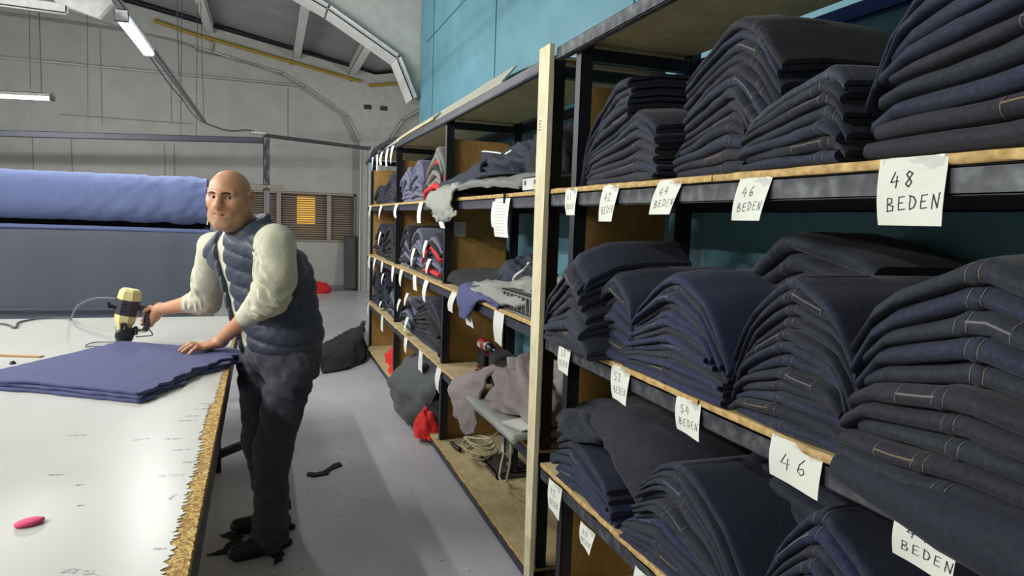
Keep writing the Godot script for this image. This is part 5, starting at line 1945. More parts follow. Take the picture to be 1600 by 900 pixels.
func heap(called: String, c: Vector3, size: Vector3, m: Material, label: String, category: String, sd := 1, group := "", folds := 0.35, turn := 0.0) -> Node3D:
	# a crumpled garment: a low dome with ridged folds, closed underneath
	var rows := []
	var NA := 40
	var NR := 14
	wob.seed = sd
	wob.frequency = 1.0
	for i in NR:
		var row := []
		var ph := (i / float(NR - 1)) * PI * 0.5
		for j in NA:
			var a := TAU * j / NA
			var d := Vector3(cos(a) * cos(ph), sin(ph), sin(a) * cos(ph))
			var e := d * 1.0
			var lump := 1.0 + 0.22 * wob.get_noise_3d(d.x * 1.3, d.y * 1.3 + sd, d.z * 1.3)
			var w := wob.get_noise_3d(d.x * 2.4 + d.y * 1.2, d.y * 2.0, d.z * 2.4 - d.y * 0.7)
			var ridge := 1.0 - absf(w) * 3.0
			var q := Vector3(e.x * size.x * 0.5, e.y * size.y, e.z * size.z * 0.5) * (lump + folds * 0.35 * ridge * (1.0 if i < NR - 1 else 0.0))
			if i == 0:
				q.y = 0.0
			q = q.rotated(Vector3.UP, turn)
			row.append(c + Vector3(q.x, maxf(q.y, 0.0), q.z))
		rows.append(row)
	var mid := Vector3.ZERO
	for p in rows[NR - 1]:
		mid += p / NA
	for j in NA:
		rows[NR - 1][j] = mid
	var g := Geo.new()
	g.grid(rows, true, false, true)
	g.fan(rows[0], false)
	return solo(called, g, m, label, category, group)

func pile(y: float, z0: float, z1: float, n: int, h: float, tones: Array, names: Dictionary, what: String, where: String, group: String, xf := 1.12, r := 0.5, dn := 0.3) -> void:
	stack({"y": y, "z0": z0, "z1": z1, "xf": xf, "n": n, "h": h, "r": r, "df": 0.3, "dn": dn, "tones": tones, "names": names, "kind": what, "called": "folded_" + what, "where": where, "group": group, "loose": 1.8, "depth": 0.38})

func build_open_rack() -> void:
	var nm := {"lavender_cloth": "lavender-grey", "grey_cloth": "grey", "dark_cloth": "dark grey", "red_cloth": "red", "black_cloth": "black", "dark_navy_cloth": "dark navy", "slate_cloth": "slate-blue", "mauve_knit": "mauve-grey"}
	var dn := mat("dark_navy_cloth", Color.WHITE, 0.85, tinted(noise_image(256, 0.035, 3, 5), Color(0.11, 0.125, 0.19), Color(0.16, 0.18, 0.26)), 4.0)
	dn.rim_enabled = true
	dn.rim = 0.1
	var g2 := "folded tops in the middle bay of the open rack"
	var g3 := "folded tops in the farthest bay of the open rack"
	# middle bay
	pile(1.737, -6.25, -5.83, 8, 0.34, ["lavender_cloth"], nm, "hoodie", "farthest of the upper middle bay", g2)
	pile(1.737, -5.80, -5.30, 8, 0.36, ["lavender_cloth", "lavender_cloth", "slate_cloth"], nm, "hoodie", "central in the upper middle bay", g2)
	pile(1.737, -5.22, -4.68, 9, 0.42, ["grey_cloth", "dark_cloth", "red_cloth", "grey_cloth"], nm, "hoodie", "grey and red, upper middle bay", g2)
	pile(1.172, -6.25, -5.80, 8, 0.37, ["lavender_cloth", "dark_cloth"], nm, "sweatshirt", "farthest of the second middle bay", g2)
	pile(1.172, -5.77, -5.30, 8, 0.39, ["dark_cloth", "slate_cloth", "lavender_cloth"], nm, "sweatshirt", "central in the second middle bay", g2)
	pile(1.172, -5.26, -4.68, 10, 0.36, ["dark_navy_cloth", "red_cloth", "black_cloth", "lavender_cloth", "dark_navy_cloth"], nm, "sweatshirt", "red striped, second middle bay", g2)
	pile(0.624, -6.2, -5.62, 8, 0.32, ["dark_navy_cloth", "slate_cloth", "black_cloth"], nm, "trousers", "farthest of the third middle bay", g2)
	pile(0.624, -5.55, -4.68, 9, 0.37, ["dark_navy_cloth", "black_cloth"], nm, "trousers", "broad, third middle bay", g2)
	# farthest bay
	pile(1.737, -7.9, -7.25, 6, 0.22, ["black_cloth", "dark_navy_cloth"], nm, "shirt", "low in the upper farthest bay", g3)
	pile(1.737, -7.15, -6.55, 7, 0.30, ["dark_navy_cloth", "dark_cloth"], nm, "shirt", "taller in the upper farthest bay", g3)
	pile(1.172, -7.9, -7.25, 8, 0.36, ["black_cloth", "dark_navy_cloth"], nm, "jacket", "farther in the second farthest bay", g3)
	pile(1.172, -7.15, -6.55, 8, 0.36, ["black_cloth", "dark_cloth"], nm, "jacket", "nearer in the second farthest bay", g3)
	pile(0.624, -7.95, -7.45, 9, 0.42, ["dark_navy_cloth"], nm, "overall", "farther in the third farthest bay", g3)
	pile(0.624, -7.38, -6.95, 9, 0.44, ["dark_navy_cloth", "black_cloth"], nm, "overall", "central in the third farthest bay", g3)
	pile(0.624, -6.9, -6.52, 7, 0.30, ["dark_navy_cloth", "slate_cloth"], nm, "overall", "nearer in the third farthest bay", g3)
	# hang tags on the piles
	var hg := "white hang tags on the folded tops"
	for q in [[1.105, 1.45, -7.35, 0.16, 0.06, "white hang tag slanting over the black jackets"], [1.10, 1.36, -5.5, 0.15, 0.05, "white hang tag on the central dark sweatshirts"], [1.10, 1.44, -5.05, 0.13, 0.03, "white hang tag high on the red striped sweatshirts"], [1.10, 1.31, -4.92, 0.11, 0.05, "white hang tag low on the red striped sweatshirts"], [1.095, 0.97, -5.72, 0.12, 0.07, "white hang tag on top of the third bay trousers"], [1.09, 0.88, -6.05, 0.12, 0.05, "white hang tag left of the top trousers tag"], [1.08, 0.78, -5.62, 0.14, 0.06, "white hang tag low on the third bay trousers"], [1.105, 1.02, -7.12, 0.12, 0.03, "white hang tag below the red strap, farthest bay"], [1.10, 0.72, -7.2, 0.08, 0.03, "white hang tag low in the farthest bay overalls"]]:
		var tg := tag_paper(q[2] - 0.045, q[2] + 0.045, q[1], q[2] - 0.045 - q[4], q[2] + 0.045 - q[4], q[1] - q[3], q[0], 0.012, 0.01)
		solo("hang_tag", tg, M.paper, q[5], "tag", hg)

	# bay beside the cream batten, upper shelf
	var y := 1.736
	garment("grey_garment", [
		[Vector3(1.06, y + 0.05, -2.95), Vector3(1.05, y + 0.07, -3.3), Vector3(1.05, y + 0.075, -3.9), Vector3(1.06, y + 0.05, -4.35)],
		[Vector3(1.18, y + 0.10, -2.82), Vector3(1.18, y + 0.10, -3.3), Vector3(1.18, y + 0.11, -3.9), Vector3(1.18, y + 0.07, -4.4)],
		[Vector3(1.38, y + 0.10, -2.78), Vector3(1.38, y + 0.12, -3.3), Vector3(1.38, y + 0.12, -3.9), Vector3(1.38, y + 0.06, -4.4)],
		[Vector3(1.56, y + 0.04, -2.80), Vector3(1.56, y + 0.04, -3.3), Vector3(1.56, y + 0.05, -3.9), Vector3(1.56, y + 0.03, -4.3)]], M.grey_cloth, "grey folded garment spread along the upper shelf under the navy jacket", "garment", 0.012, 4.0, 3, 0.035)
	garment("hanging_sleeve", [
		[Vector3(1.14, y + 0.06, -4.05), Vector3(1.14, y + 0.07, -4.25), Vector3(1.16, y + 0.06, -4.47)],
		[Vector3(1.05, y + 0.055, -4.0), Vector3(1.035, y + 0.06, -4.3), Vector3(1.04, y + 0.03, -4.56)],
		[Vector3(1.02, y - 0.03, -4.02), Vector3(1.00, y - 0.02, -4.3), Vector3(1.01, y - 0.02, -4.62)],
		[Vector3(1.03, y - 0.09, -4.0), Vector3(1.00, y - 0.12, -4.22), Vector3(1.02, y - 0.06, -4.5)],
		[Vector3(1.04, y - 0.09, -3.95), Vector3(1.03, y - 0.15, -4.16), Vector3(1.04, y - 0.12, -4.36)]], M.light_grey_cloth, "light grey sleeve hanging over the upper shelf edge beside the divider", "garment", 0.022, 9.0, 8, 0.014)
	heap("navy_jacket", Vector3(1.33, y + 0.105, -3.56), Vector3(0.42, 0.15, 1.22), M.dark_navy_cloth, "dark navy jacket with pale collar piping heaped on the upper shelf", "garment", 6, "", 0.75)
	garment("jacket_sleeve", [
		[Vector3(1.12, y + 0.10, -3.75), Vector3(1.10, y + 0.085, -4.2), Vector3(1.09, y + 0.075, -4.62)],
		[Vector3(1.13, y + 0.19, -3.75), Vector3(1.12, y + 0.15, -4.2), Vector3(1.10, y + 0.11, -4.64)],
		[Vector3(1.22, y + 0.23, -3.75), Vector3(1.20, y + 0.17, -4.2), Vector3(1.18, y + 0.12, -4.60)],
		[Vector3(1.30, y + 0.13, -3.75), Vector3(1.28, y + 0.1, -4.2), Vector3(1.26, y + 0.08, -4.55)]], M.dark_navy_cloth, "navy jacket sleeve stretched toward the divider on the upper shelf", "garment", 0.014, 6.0, 16, 0.02)
	var col := thing("jacket_collar", Vector3(1.25, y + 0.2, -3.7), "raised navy collar edged with pale piping on the upper shelf", "collar")
	var cr1 := fine([[Vector3(1.24, y + 0.15, -4.12), Vector3(1.25, y + 0.17, -3.9), Vector3(1.27, y + 0.15, -3.58)], [Vector3(1.22, y + 0.285, -4.06), Vector3(1.23, y + 0.262, -3.85), Vector3(1.26, y + 0.225, -3.60)]], 6, 4)
	var cr2 := fine([[Vector3(1.22, y + 0.14, -3.76), Vector3(1.26, y + 0.15, -3.5), Vector3(1.32, y + 0.14, -3.15)], [Vector3(1.20, y + 0.195, -3.77), Vector3(1.24, y + 0.25, -3.55), Vector3(1.30, y + 0.27, -3.36)]], 6, 4)
	var cg := Geo.new()
	cg.sheet(cr1, 0.008, 0.003)
	cg.sheet(cr2, 0.008, 0.003)
	part("collar_leaf", cg, M.dark_navy_cloth, col)
	var pg1 := tubeg([cr1[0][0]] + cr1[4], 0.0075, 7)
	part("piping", pg1, M.paper, col, "pale piping")
	part("piping", tubeg(cr2[4], 0.009, 7), M.paper, col, "pale piping")
	heap("grey_bundle", Vector3(1.30, y + 0.09, -2.93), Vector3(0.36, 0.22, 0.42), M.dark_cloth, "dark grey bundle at the jacket's near end above the socket box", "garment", 14)
	var sk := thing("socket_box", Vector3(1.085, y, -2.9), "small white double socket box with yellow sticker on the upper shelf", "socket")
	part("casing", boxg(Vector3(1.092, y + 0.032, -2.815), Vector3(0.05, 0.062, 0.20), 0.006), M.white_paint, sk)
	for zz in [-2.875, -2.755]:
		part("outlet_hole", boxg(Vector3(1.0665, y + 0.038, zz), Vector3(0.004, 0.02, 0.016), 0.001), M.black_plastic, sk)
	part("sticker", boxg(Vector3(1.0665, y + 0.014, -2.745), Vector3(0.003, 0.02, 0.03), 0.001), mat("yellow_sticker", Color(0.85, 0.75, 0.12), 0.6), sk)

	# middle shelf
	y = 1.172
	garment("black_garment", [
		[Vector3(1.12, y + 0.01, -3.7), Vector3(1.12, y + 0.015, -4.1), Vector3(1.12, y + 0.02, -4.46)],
		[Vector3(1.16, y + 0.10, -3.6), Vector3(1.16, y + 0.08, -4.1), Vector3(1.16, y + 0.08, -4.47)],
		[Vector3(1.32, y + 0.15, -3.55), Vector3(1.34, y + 0.11, -4.0), Vector3(1.34, y + 0.10, -4.47)],
		[Vector3(1.55, y + 0.10, -3.6), Vector3(1.55, y + 0.08, -4.0), Vector3(1.55, y + 0.08, -4.46)]], M.black_cloth, "black folded garment against the divider on the middle shelf", "garment", 0.025, 4.0, 21, 0.02)
	heap("black_coat", Vector3(1.36, y + 0.01, -3.55), Vector3(0.34, 0.21, 0.72), M.dark_navy_cloth, "black coat with a white drawstring heaped on the middle shelf", "garment", 33)
	var ds := tubeg(smooth_path([Vector3(1.22, y + 0.12, -3.42), Vector3(1.19, y + 0.155, -3.30), Vector3(1.21, y + 0.19, -3.24), Vector3(1.27, y + 0.215, -3.32), Vector3(1.30, y + 0.21, -3.42)], 6), 0.006, 6)
	solo("drawstring", ds, M.paper, "white drawstring loop on the black coat, middle shelf", "cord")
	garment("pale_grey_garment", [
		[Vector3(1.06, y + 0.05, -2.95), Vector3(1.05, y + 0.05, -3.3), Vector3(1.05, y + 0.055, -3.62), Vector3(1.07, y + 0.045, -3.85)],
		[Vector3(1.18, y + 0.11, -2.80), Vector3(1.17, y + 0.10, -3.2), Vector3(1.15, y + 0.10, -3.5), Vector3(1.14, y + 0.06, -3.82)],
		[Vector3(1.30, y + 0.17, -2.78), Vector3(1.30, y + 0.15, -3.1), Vector3(1.28, y + 0.14, -3.35), Vector3(1.26, y + 0.09, -3.6)],
		[Vector3(1.48, y + 0.14, -2.78), Vector3(1.48, y + 0.14, -3.0), Vector3(1.45, y + 0.14, -3.2), Vector3(1.42, y + 0.1, -3.4)]], M.light_grey_cloth, "pale grey garment draped toward the edge of the middle shelf", "garment", 0.024, 4.5, 41, 0.02)
	garment("blue_sleeve", [
		[Vector3(1.17, y + 0.03, -3.15), Vector3(1.14, y + 0.05, -3.45), Vector3(1.12, y + 0.055, -3.68), Vector3(1.10, y + 0.05, -3.78)],
		[Vector3(1.10, y + 0.02, -3.15), Vector3(1.08, y + 0.04, -3.45), Vector3(1.05, y + 0.045, -3.68), Vector3(1.04, y + 0.03, -3.82)],
		[Vector3(1.07, y + 0.006, -3.18), Vector3(1.055, y + 0.015, -3.42), Vector3(1.01, y - 0.03, -3.64), Vector3(1.02, y - 0.03, -3.80)],
		[Vector3(1.075, y + 0.005, -3.2), Vector3(1.05, y + 0.005, -3.45), Vector3(1.025, y - 0.11, -3.62), Vector3(1.03, y - 0.11, -3.74)]], M.navy_cloth, "navy sleeve hanging over a white tag on the middle shelf", "garment", 0.01, 6.0, 44, 0.012)
	heap("indigo_bundle", Vector3(1.24, y + 0.012, -2.98), Vector3(0.2, 0.12, 0.3), M.denim_blue, "small indigo bundle above the grey crate, middle shelf", "garment", 52)
	# slotted grey crate
	var cr := thing("slotted_crate", Vector3(1.16, y, -2.98), "grey slotted plastic crate on the middle shelf by the cream batten", "crate")
	part("rim", boxg(Vector3(1.15, y + 0.092, -2.99), Vector3(0.12, 0.016, 0.46), 0.005), M.grey_plastic, cr)
	part("bottom", boxg(Vector3(1.15, y + 0.006, -2.99), Vector3(0.12, 0.012, 0.46), 0.004), M.grey_plastic, cr)
	for k in 9:
		part("slat", boxg(Vector3(1.096, y + 0.05, -3.20 + k * 0.053), Vector3(0.01, 0.076, 0.02), 0.003), M.alloy, cr)
	part("end_wall", boxg(Vector3(1.15, y + 0.05, -3.216), Vector3(0.116, 0.078, 0.01), 0.003), M.grey_plastic, cr)
	part("rear_wall", boxg(Vector3(1.205, y + 0.05, -2.99), Vector3(0.008, 0.078, 0.45), 0.002), M.grey_plastic, cr)

	# lower shelf: drill, dark trousers, knitwear
	y = 0.624
	garment("dark_trousers", [
		[Vector3(1.22, y + 0.012, -2.75), Vector3(1.24, y + 0.012, -3.3), Vector3(1.26, y + 0.012, -3.9), Vector3(1.34, y + 0.012, -4.40)],
		[Vector3(1.26, y + 0.12, -2.75), Vector3(1.28, y + 0.12, -3.3), Vector3(1.30, y + 0.10, -3.9), Vector3(1.36, y + 0.09, -4.44)],
		[Vector3(1.44, y + 0.17, -2.75), Vector3(1.44, y + 0.16, -3.3), Vector3(1.44, y + 0.14, -3.9), Vector3(1.46, y + 0.10, -4.44)],
		[Vector3(1.58, y + 0.10, -2.75), Vector3(1.58, y + 0.10, -3.3), Vector3(1.58, y + 0.08, -3.9), Vector3(1.58, y + 0.04, -4.40)]], M.black_cloth, "dark trousers lying along the back of the lower shelf behind the drill", "garment", 0.028, 5.0, 61, 0.02)
	build_drill(Vector3(1.24, y, -3.93))
	heap("mauve_sweater", Vector3(1.26, y + 0.075, -3.05), Vector3(0.42, 0.25, 0.72), M.mauve_knit, "mauve-grey sweater heaped over the flat grey fabric on the lower shelf", "garment", 71, "", 0.6)
	garment("mauve_sleeve", [
		[Vector3(1.16, y + 0.20, -3.35), Vector3(1.16, y + 0.15, -3.6), Vector3(1.18, y + 0.06, -3.80)],
		[Vector3(1.07, y + 0.17, -3.33), Vector3(1.05, y + 0.12, -3.58), Vector3(1.06, y + 0.035, -3.86)],
		[Vector3(1.03, y + 0.06, -3.34), Vector3(1.0, y + 0.02, -3.60), Vector3(1.01, y - 0.02, -3.90)],
		[Vector3(1.03, y - 0.04, -3.37), Vector3(1.0, y - 0.09, -3.58), Vector3(1.02, y - 0.11, -3.80)],
		[Vector3(1.04, y - 0.15, -3.42), Vector3(1.02, y - 0.20, -3.56), Vector3(1.04, y - 0.17, -3.68)]], M.mauve_knit, "mauve-grey sleeve hanging from the lower shelf below the sweater heap", "garment", 0.022, 7.0, 73, 0.016)
	garment("flat_grey_fabric", [
		[Vector3(1.00, y + 0.01, -2.72), Vector3(1.00, y + 0.005, -3.1), Vector3(1.0, y - 0.005, -3.45)],
		[Vector3(0.99, y + 0.045, -2.72), Vector3(0.99, y + 0.04, -3.1), Vector3(0.99, y + 0.03, -3.46)],
		[Vector3(1.06, y + 0.055, -2.72), Vector3(1.06, y + 0.055, -3.1), Vector3(1.06, y + 0.045, -3.46)],
		[Vector3(1.35, y + 0.055, -2.72), Vector3(1.35, y + 0.055, -3.1), Vector3(1.35, y + 0.05, -3.42)]], M.light_grey_cloth, "flat grey folded fabric jutting out under the mauve sweater", "fabric", 0.004, 6.0, 76, 0.03)
	solo("white_slip", boxg(Vector3(1.07, y + 0.066, -2.82), Vector3(0.12, 0.006, 0.16), 0.002, Basis(Vector3.UP, 0.3)), M.paper, "white slip lying on the flat grey fabric by the batten", "paper")

	# bottom board: stand with cable, cloths in the middle and farthest bays
	y = 0.086
	var st := thing("small_machine", Vector3(1.36, y, -3.85), "dark metal machine stand with a coiled cream cable on the bottom board", "machine")
	part("base_plate", boxg(Vector3(1.36, y + 0.02, -3.85), Vector3(0.22, 0.04, 0.34), 0.008), mat("old_steel", Color(0.28, 0.26, 0.26), 0.55), st)
	part("column", boxg(Vector3(1.36, y + 0.24, -3.74), Vector3(0.05, 0.42, 0.11), 0.008), M.dark_steel, st)
	part("arm", boxg(Vector3(1.30, y + 0.44, -3.6), Vector3(0.09, 0.05, 0.34), 0.01), M.dark_steel, st)
	part("pad", boxg(Vector3(1.27, y + 0.30, -3.56), Vector3(0.06, 0.20, 0.07), 0.015), M.paper, st, "white wrapped pad")
	for k in 3:
		part("bolt", tubeg([Vector3(1.335, y + 0.1 + k * 0.05, -3.68), Vector3(1.31, y + 0.1 + k * 0.05, -3.66)], 0.012, 8), M.alloy, st)
	var cc := []
	for i in 90:
		var a := i * 0.32
		cc.append(Vector3(1.25 + 0.085 * cos(a) + 0.02 * sin(i * 0.21), y + 0.015 + 0.0015 * i, -4.02 + 0.13 * sin(a) + 0.02 * cos(i * 0.17)))
	cc.append(Vector3(1.24, y + 0.22, -3.78)); cc.append(Vector3(1.25, y + 0.36, -3.6)); cc.append(Vector3(1.24, y + 0.42, -3.48)); cc.append(Vector3(1.22, y + 0.3, -3.36)); cc.append(Vector3(1.22, y + 0.1, -3.42)); cc.append(Vector3(1.24, y + 0.05, -3.6)); cc.append(Vector3(1.29, y + 0.16, -3.68))
	solo("cable_coil", tubeg(smooth_path(cc, 2), 0.0065, 6), M.cream_cable, "cream cable coiled on and around the small machine stand", "cable")
	var plug := tubeg([Vector3(1.17, y + 0.02, -4.2), Vector3(1.15, y + 0.02, -4.28), Vector3(1.15, y + 0.02, -4.34)], 0.014, 8)
	solo("cable_plug", plug, M.black_plastic, "black plug lying on the bottom board beside the coiled cable", "plug")
	garment("grey_coat", [
		[Vector3(1.40, y + 0.45, -5.0), Vector3(1.36, y + 0.47, -5.25), Vector3(1.32, y + 0.40, -5.55)],
		[Vector3(1.20, y + 0.42, -4.78), Vector3(1.15, y + 0.43, -5.2), Vector3(1.12, y + 0.36, -5.65)],
		[Vector3(1.12, y + 0.28, -4.74), Vector3(1.02, y + 0.28, -5.2), Vector3(1.02, y + 0.22, -5.75)],
		[Vector3(1.10, y + 0.14, -4.82), Vector3(0.98, y + 0.12, -5.2), Vector3(0.99, y + 0.08, -5.8)],
		[Vector3(1.08, y - 0.02, -4.9), Vector3(0.98, y - 0.05, -5.2), Vector3(1.0, y - 0.04, -5.75)]], mat("mid_grey_cloth", Color.WHITE, 0.85, tinted(noise_image(256, 0.035, 3, 5), Color(0.27, 0.28, 0.29), Color(0.36, 0.37, 0.38)), 4.0), "grey coat spilling out of the bottom of the middle bay", "garment", 0.035, 4.0, 81, 0.02)
	heap("dark_heap", Vector3(1.28, y + 0.002, -4.9), Vector3(0.4, 0.42, 0.55), M.dark_cloth, "dark grey clothes behind the grey coat in the middle bay", "garment", 83)
	heap("red_cloth", Vector3(1.09, 0.04, -4.80), Vector3(0.2, 0.17, 0.34), M.red_cloth, "red cloth at the foot of the middle bay, under the grey coat", "cloth", 85)
	heap("red_shirt", Vector3(1.33, y + 0.002, -7.05), Vector3(0.36, 0.20, 0.5), M.red_cloth, "taller red cloth on the bottom board of the farthest bay", "cloth", 87)
	heap("red_scarf", Vector3(1.24, y + 0.002, -6.62), Vector3(0.28, 0.07, 0.4), M.red_cloth, "flat red cloth nearest in the farthest bay's bottom board", "cloth", 89)
	heap("white_bag", Vector3(1.3, y + 0.002, -5.95), Vector3(0.3, 0.1, 0.4), M.paper, "white bag on the bottom board behind the grey coat", "bag", 91)

	# black bundle on the near rack's lowest stack
	var yb := 0.60
	garment("black_jeans_bundle", [
		[Vector3(1.13, 0.855, -2.24), Vector3(1.10, 0.855, -2.08), Vector3(1.09, 0.80, -1.93), Vector3(1.11, 0.72, -1.82)],
		[Vector3(1.17, 0.905, -2.25), Vector3(1.16, 0.900, -2.06), Vector3(1.16, 0.865, -1.90), Vector3(1.18, 0.77, -1.76)],
		[Vector3(1.28, 0.935, -2.24), Vector3(1.28, 0.925, -2.02), Vector3(1.28, 0.895, -1.85), Vector3(1.28, 0.79, -1.71)],
		[Vector3(1.44, 0.92, -2.22), Vector3(1.44, 0.91, -2.0), Vector3(1.44, 0.89, -1.84), Vector3(1.44, 0.80, -1.72)],
		[Vector3(1.54, 0.86, -2.2), Vector3(1.54, 0.86, -2.0), Vector3(1.54, 0.84, -1.86), Vector3(1.54, 0.78, -1.78)]], M.denim_violet, "violet-black jeans thrown open over the lowest far stack", "jeans", 0.013, 6.5, 95, 0.03)
	heap("crumpled_jeans", Vector3(1.22, yb + 0.22, -2.28), Vector3(0.36, 0.09, 0.38), M.denim_charcoal, "crumpled charcoal jeans by the batten on the lowest shelf", "jeans", 97, "", 0.35)
	# jeans that slid over the edge of the middle shelf
	garment("hanging_jeans", [
		[Vector3(1.10, 1.185, -0.42), Vector3(1.10, 1.180, -0.7), Vector3(1.10, 1.172, -0.99)],
		[Vector3(1.03, 1.190, -0.42), Vector3(1.035, 1.182, -0.7), Vector3(1.05, 1.170, -1.0)],
		[Vector3(0.995, 1.150, -0.42), Vector3(1.00, 1.150, -0.7), Vector3(1.03, 1.152, -1.0)],
		[Vector3(1.0, 1.10, -0.42), Vector3(1.005, 1.112, -0.7), Vector3(1.032, 1.135, -0.99)],
		[Vector3(1.03, 1.085, -0.42), Vector3(1.03, 1.098, -0.7), Vector3(1.045, 1.128, -0.98)]], M.denim_ink, "ink-black jeans slipped over the middle shelf edge above the lower BEDEN tag", "jeans", 0.004, 6.0, 99, 0.012)

func build_drill(p: Vector3) -> void:
	var t := thing("cordless_drill", p, "red and black cordless drill standing on its battery on the lower shelf", "drill")
	part("battery", boxg(p + Vector3(0, 0.035, 0.0), Vector3(0.085, 0.07, 0.135), 0.012), M.black_plastic, t)
	part("battery_latch", boxg(p + Vector3(-0.044, 0.045, -0.03), Vector3(0.006, 0.03, 0.06), 0.002), M.red_plastic, t)
	part("battery_cap", boxg(p + Vector3(0, 0.078, 0.0), Vector3(0.08, 0.022, 0.125), 0.008), M.red_plastic, t)
	var g := Geo.new()
	g.tube([p + Vector3(0, 0.085, -0.005), p + Vector3(0, 0.14, -0.012), p + Vector3(0, 0.19, -0.02)], [0.025, 0.023, 0.026], 12)
	part("grip", g, M.black_plastic, t)
	part("trigger", boxg(p + Vector3(0, 0.175, 0.018), Vector3(0.018, 0.035, 0.02), 0.006), M.red_plastic, t)
	var b := Geo.new()
	b.tube([p + Vector3(0, 0.222, -0.085), p + Vector3(0, 0.222, -0.08), p + Vector3(0, 0.222, 0.03), p + Vector3(0, 0.222, 0.04)], [0.02, 0.034, 0.036, 0.03], 14)
	part("motor_body", b, M.red_plastic, t)
	part("side_badge", boxg(p + Vector3(-0.035, 0.222, -0.03), Vector3(0.006, 0.03, 0.07), 0.002), M.drill_white, t)
	var c := Geo.new()
	c.tube([p + Vector3(0, 0.222, 0.04), p + Vector3(0, 0.222, 0.06)], [0.03, 0.028], 14)
	part("gear_ring", c, M.drill_white, t)
	var k := Geo.new()
	k.tube([p + Vector3(0, 0.222, 0.06), p + Vector3(0, 0.222, 0.10), p + Vector3(0, 0.222, 0.125)], [0.024, 0.023, 0.014], 14)
	part("chuck", k, M.black_plastic, t)
	part("bit", tubeg([p + Vector3(0, 0.222, 0.12), p + Vector3(0, 0.222, 0.18)], 0.0045, 8), M.alloy, t)

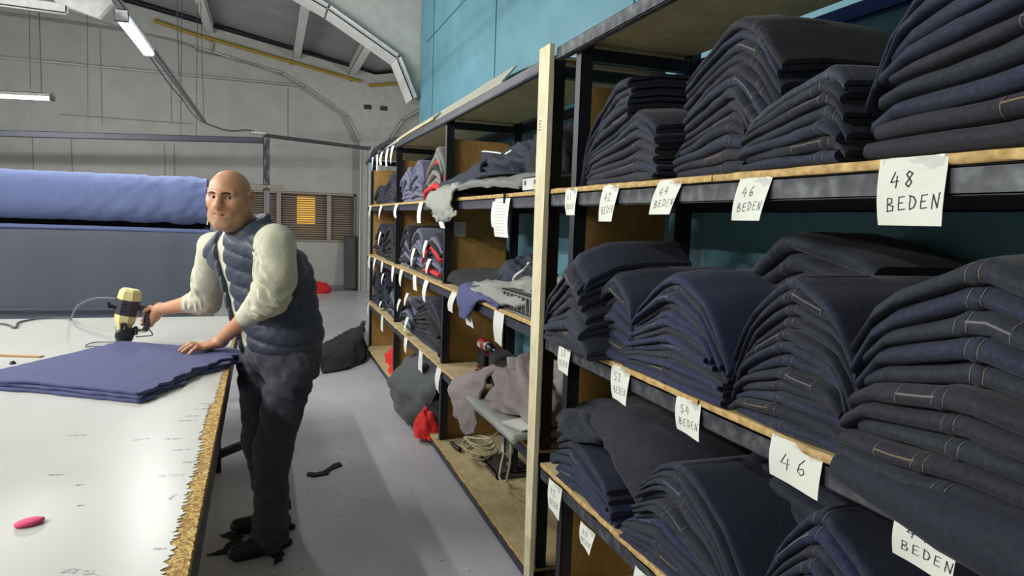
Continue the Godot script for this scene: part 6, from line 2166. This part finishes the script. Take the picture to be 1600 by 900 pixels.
func build_floor_things() -> void:
	garment("black_sheeting", [
		[Vector3(0.50, 0.012, -7.05), Vector3(0.75, 0.012, -7.2), Vector3(1.0, 0.012, -7.6), Vector3(1.03, 0.012, -7.9)],
		[Vector3(0.47, 0.075, -7.35), Vector3(0.74, 0.128, -7.5), Vector3(0.95, 0.180, -7.85), Vector3(1.03, 0.225, -8.2)],
		[Vector3(0.50, 0.128, -7.8), Vector3(0.76, 0.150, -7.9), Vector3(1.0, 0.225, -8.4), Vector3(1.12, 0.270, -8.7)],
		[Vector3(0.56, 0.075, -8.2), Vector3(0.8, 0.120, -8.5), Vector3(1.08, 0.150, -9.0), Vector3(1.2, 0.180, -9.3)],
		[Vector3(0.6, 0.012, -8.4), Vector3(0.85, 0.012, -8.9), Vector3(1.1, 0.012, -9.4), Vector3(1.25, 0.012, -9.6)]], M.black_cloth, "black sheeting lying in a heap on the floor beyond the man", "sheeting", 0.035, 4.0, 105, 0.016)
	heap("red_sack", Vector3(0.86, 0.0, -14.7), Vector3(0.62, 0.22, 0.5), M.red_cloth, "red sack on the floor at the foot of the gable wall", "sack", 107)
	var wood := Geo.new()
	bar(wood, Vector3(0.35, 0.62, -15.1), Vector3(0.98, 0.10, -14.95), 0.03, 0.03, 0.004)
	solo("leaning_rod", wood, M.wire_steel, "thin rod leaning down to the red sack", "rod")
	var scraps := [
		[[[0.22, -4.30], [0.27, -4.27], [0.33, -4.31], [0.37, -4.39], [0.42, -4.43], [0.43, -4.37], [0.37, -4.32], [0.33, -4.24], [0.26, -4.21], [0.21, -4.24]], "black offcut on the floor right of the man's shins"],
		[[[-0.28, -3.33], [-0.22, -3.37], [-0.18, -3.47], [-0.24, -3.53], [-0.19, -3.56], [-0.13, -3.50], [-0.13, -3.40], [-0.19, -3.33]], "black offcut on the floor left of the man's shoes"],
		[[[-0.02, -3.30], [0.03, -3.32], [0.06, -3.27], [0.05, -3.20], [0.01, -3.16], [0.02, -3.22]], "small black offcut right behind the man's near shoe"]]
	for s in scraps:
		var rows := []
		var pts := PackedVector2Array()
		for q in s[0]:
			pts.append(Vector2(q[0], -q[1]))
		var rr := RandomNumberGenerator.new()
		rr.seed = int(pts[0].x * 999)
		var dense := PackedVector2Array()
		for i in pts.size():
			for k in 4:
				var p := pts[i].lerp(pts[(i + 1) % pts.size()], k / 4.0)
				dense.append(p + Vector2(rr.randf_range(-0.006, 0.006), rr.randf_range(-0.006, 0.006)))
		var g := Geo.new()
		g.prism(dense, Transform3D(Basis(Vector3(1, 0, 0), Vector3(0, 0, -1), Vector3(0, 1, 0)), Vector3(0, 0.001, 0)), 0.008)
		solo("fabric_scrap", g, M.black_cloth, s[1], "scrap", "black fabric scraps on the floor")
	var r := RandomNumberGenerator.new()
	r.seed = 9
	var lint := Geo.new()
	for k in 60:
		var p := Vector3(r.randf_range(-0.1, 0.95), 0.0025, r.randf_range(-6.0, -2.6))
		lint.box(p, Vector3(r.randf_range(0.004, 0.014), 0.003, r.randf_range(0.004, 0.02)), 0.001, Basis(Vector3.UP, r.randf() * 3.0))
	var l := solo("floor_lint", lint, M.paper, "tiny pale lint specks scattered over the grey aisle floor", "lint")
	l.set_meta("kind", "stuff")

func build_rest() -> void:
	build_table()
	build_man()
	build_tags()
	build_open_rack()
	build_floor_things()

var lamp_energy := 8.0

func _ready() -> void:
	# camera
	var cam := Camera3D.new()
	cam.name = "camera"
	cam.fov = 45.72
	cam.near = 0.02
	cam.far = 60.0
	add_child(cam)
	cam.transform = Transform3D(Basis(Vector3(0.94288, 0.03382, 0.33141), Vector3(0.00016, 0.99479, -0.10197), Vector3(-0.33313, 0.0962, 0.93796)).orthonormalized(), Vector3(0, 1.6, 0))
	cam.current = true
	# closed hall at night: the lamps alone light it
	var env := Environment.new()
	env.background_mode = Environment.BG_COLOR
	env.background_color = Color(0.01, 0.012, 0.02)
	env.tonemap_mode = Environment.TONE_MAPPER_LINEAR
	env.tonemap_exposure = 1.05
	env.sdfgi_enabled = true
	env.ssao_enabled = true
	env.ssil_enabled = true
	var we := WorldEnvironment.new()
	we.name = "environment"
	we.environment = env
	add_child(we)
	lamp_energy = 5.4
	rng.seed = 20240
	wob.noise_type = FastNoiseLite.TYPE_SIMPLEX_SMOOTH
	wob.fractal_octaves = 2
	make_materials()
	build_hall()
	build_services()
	build_racks()
	build_jeans()
	build_rest()
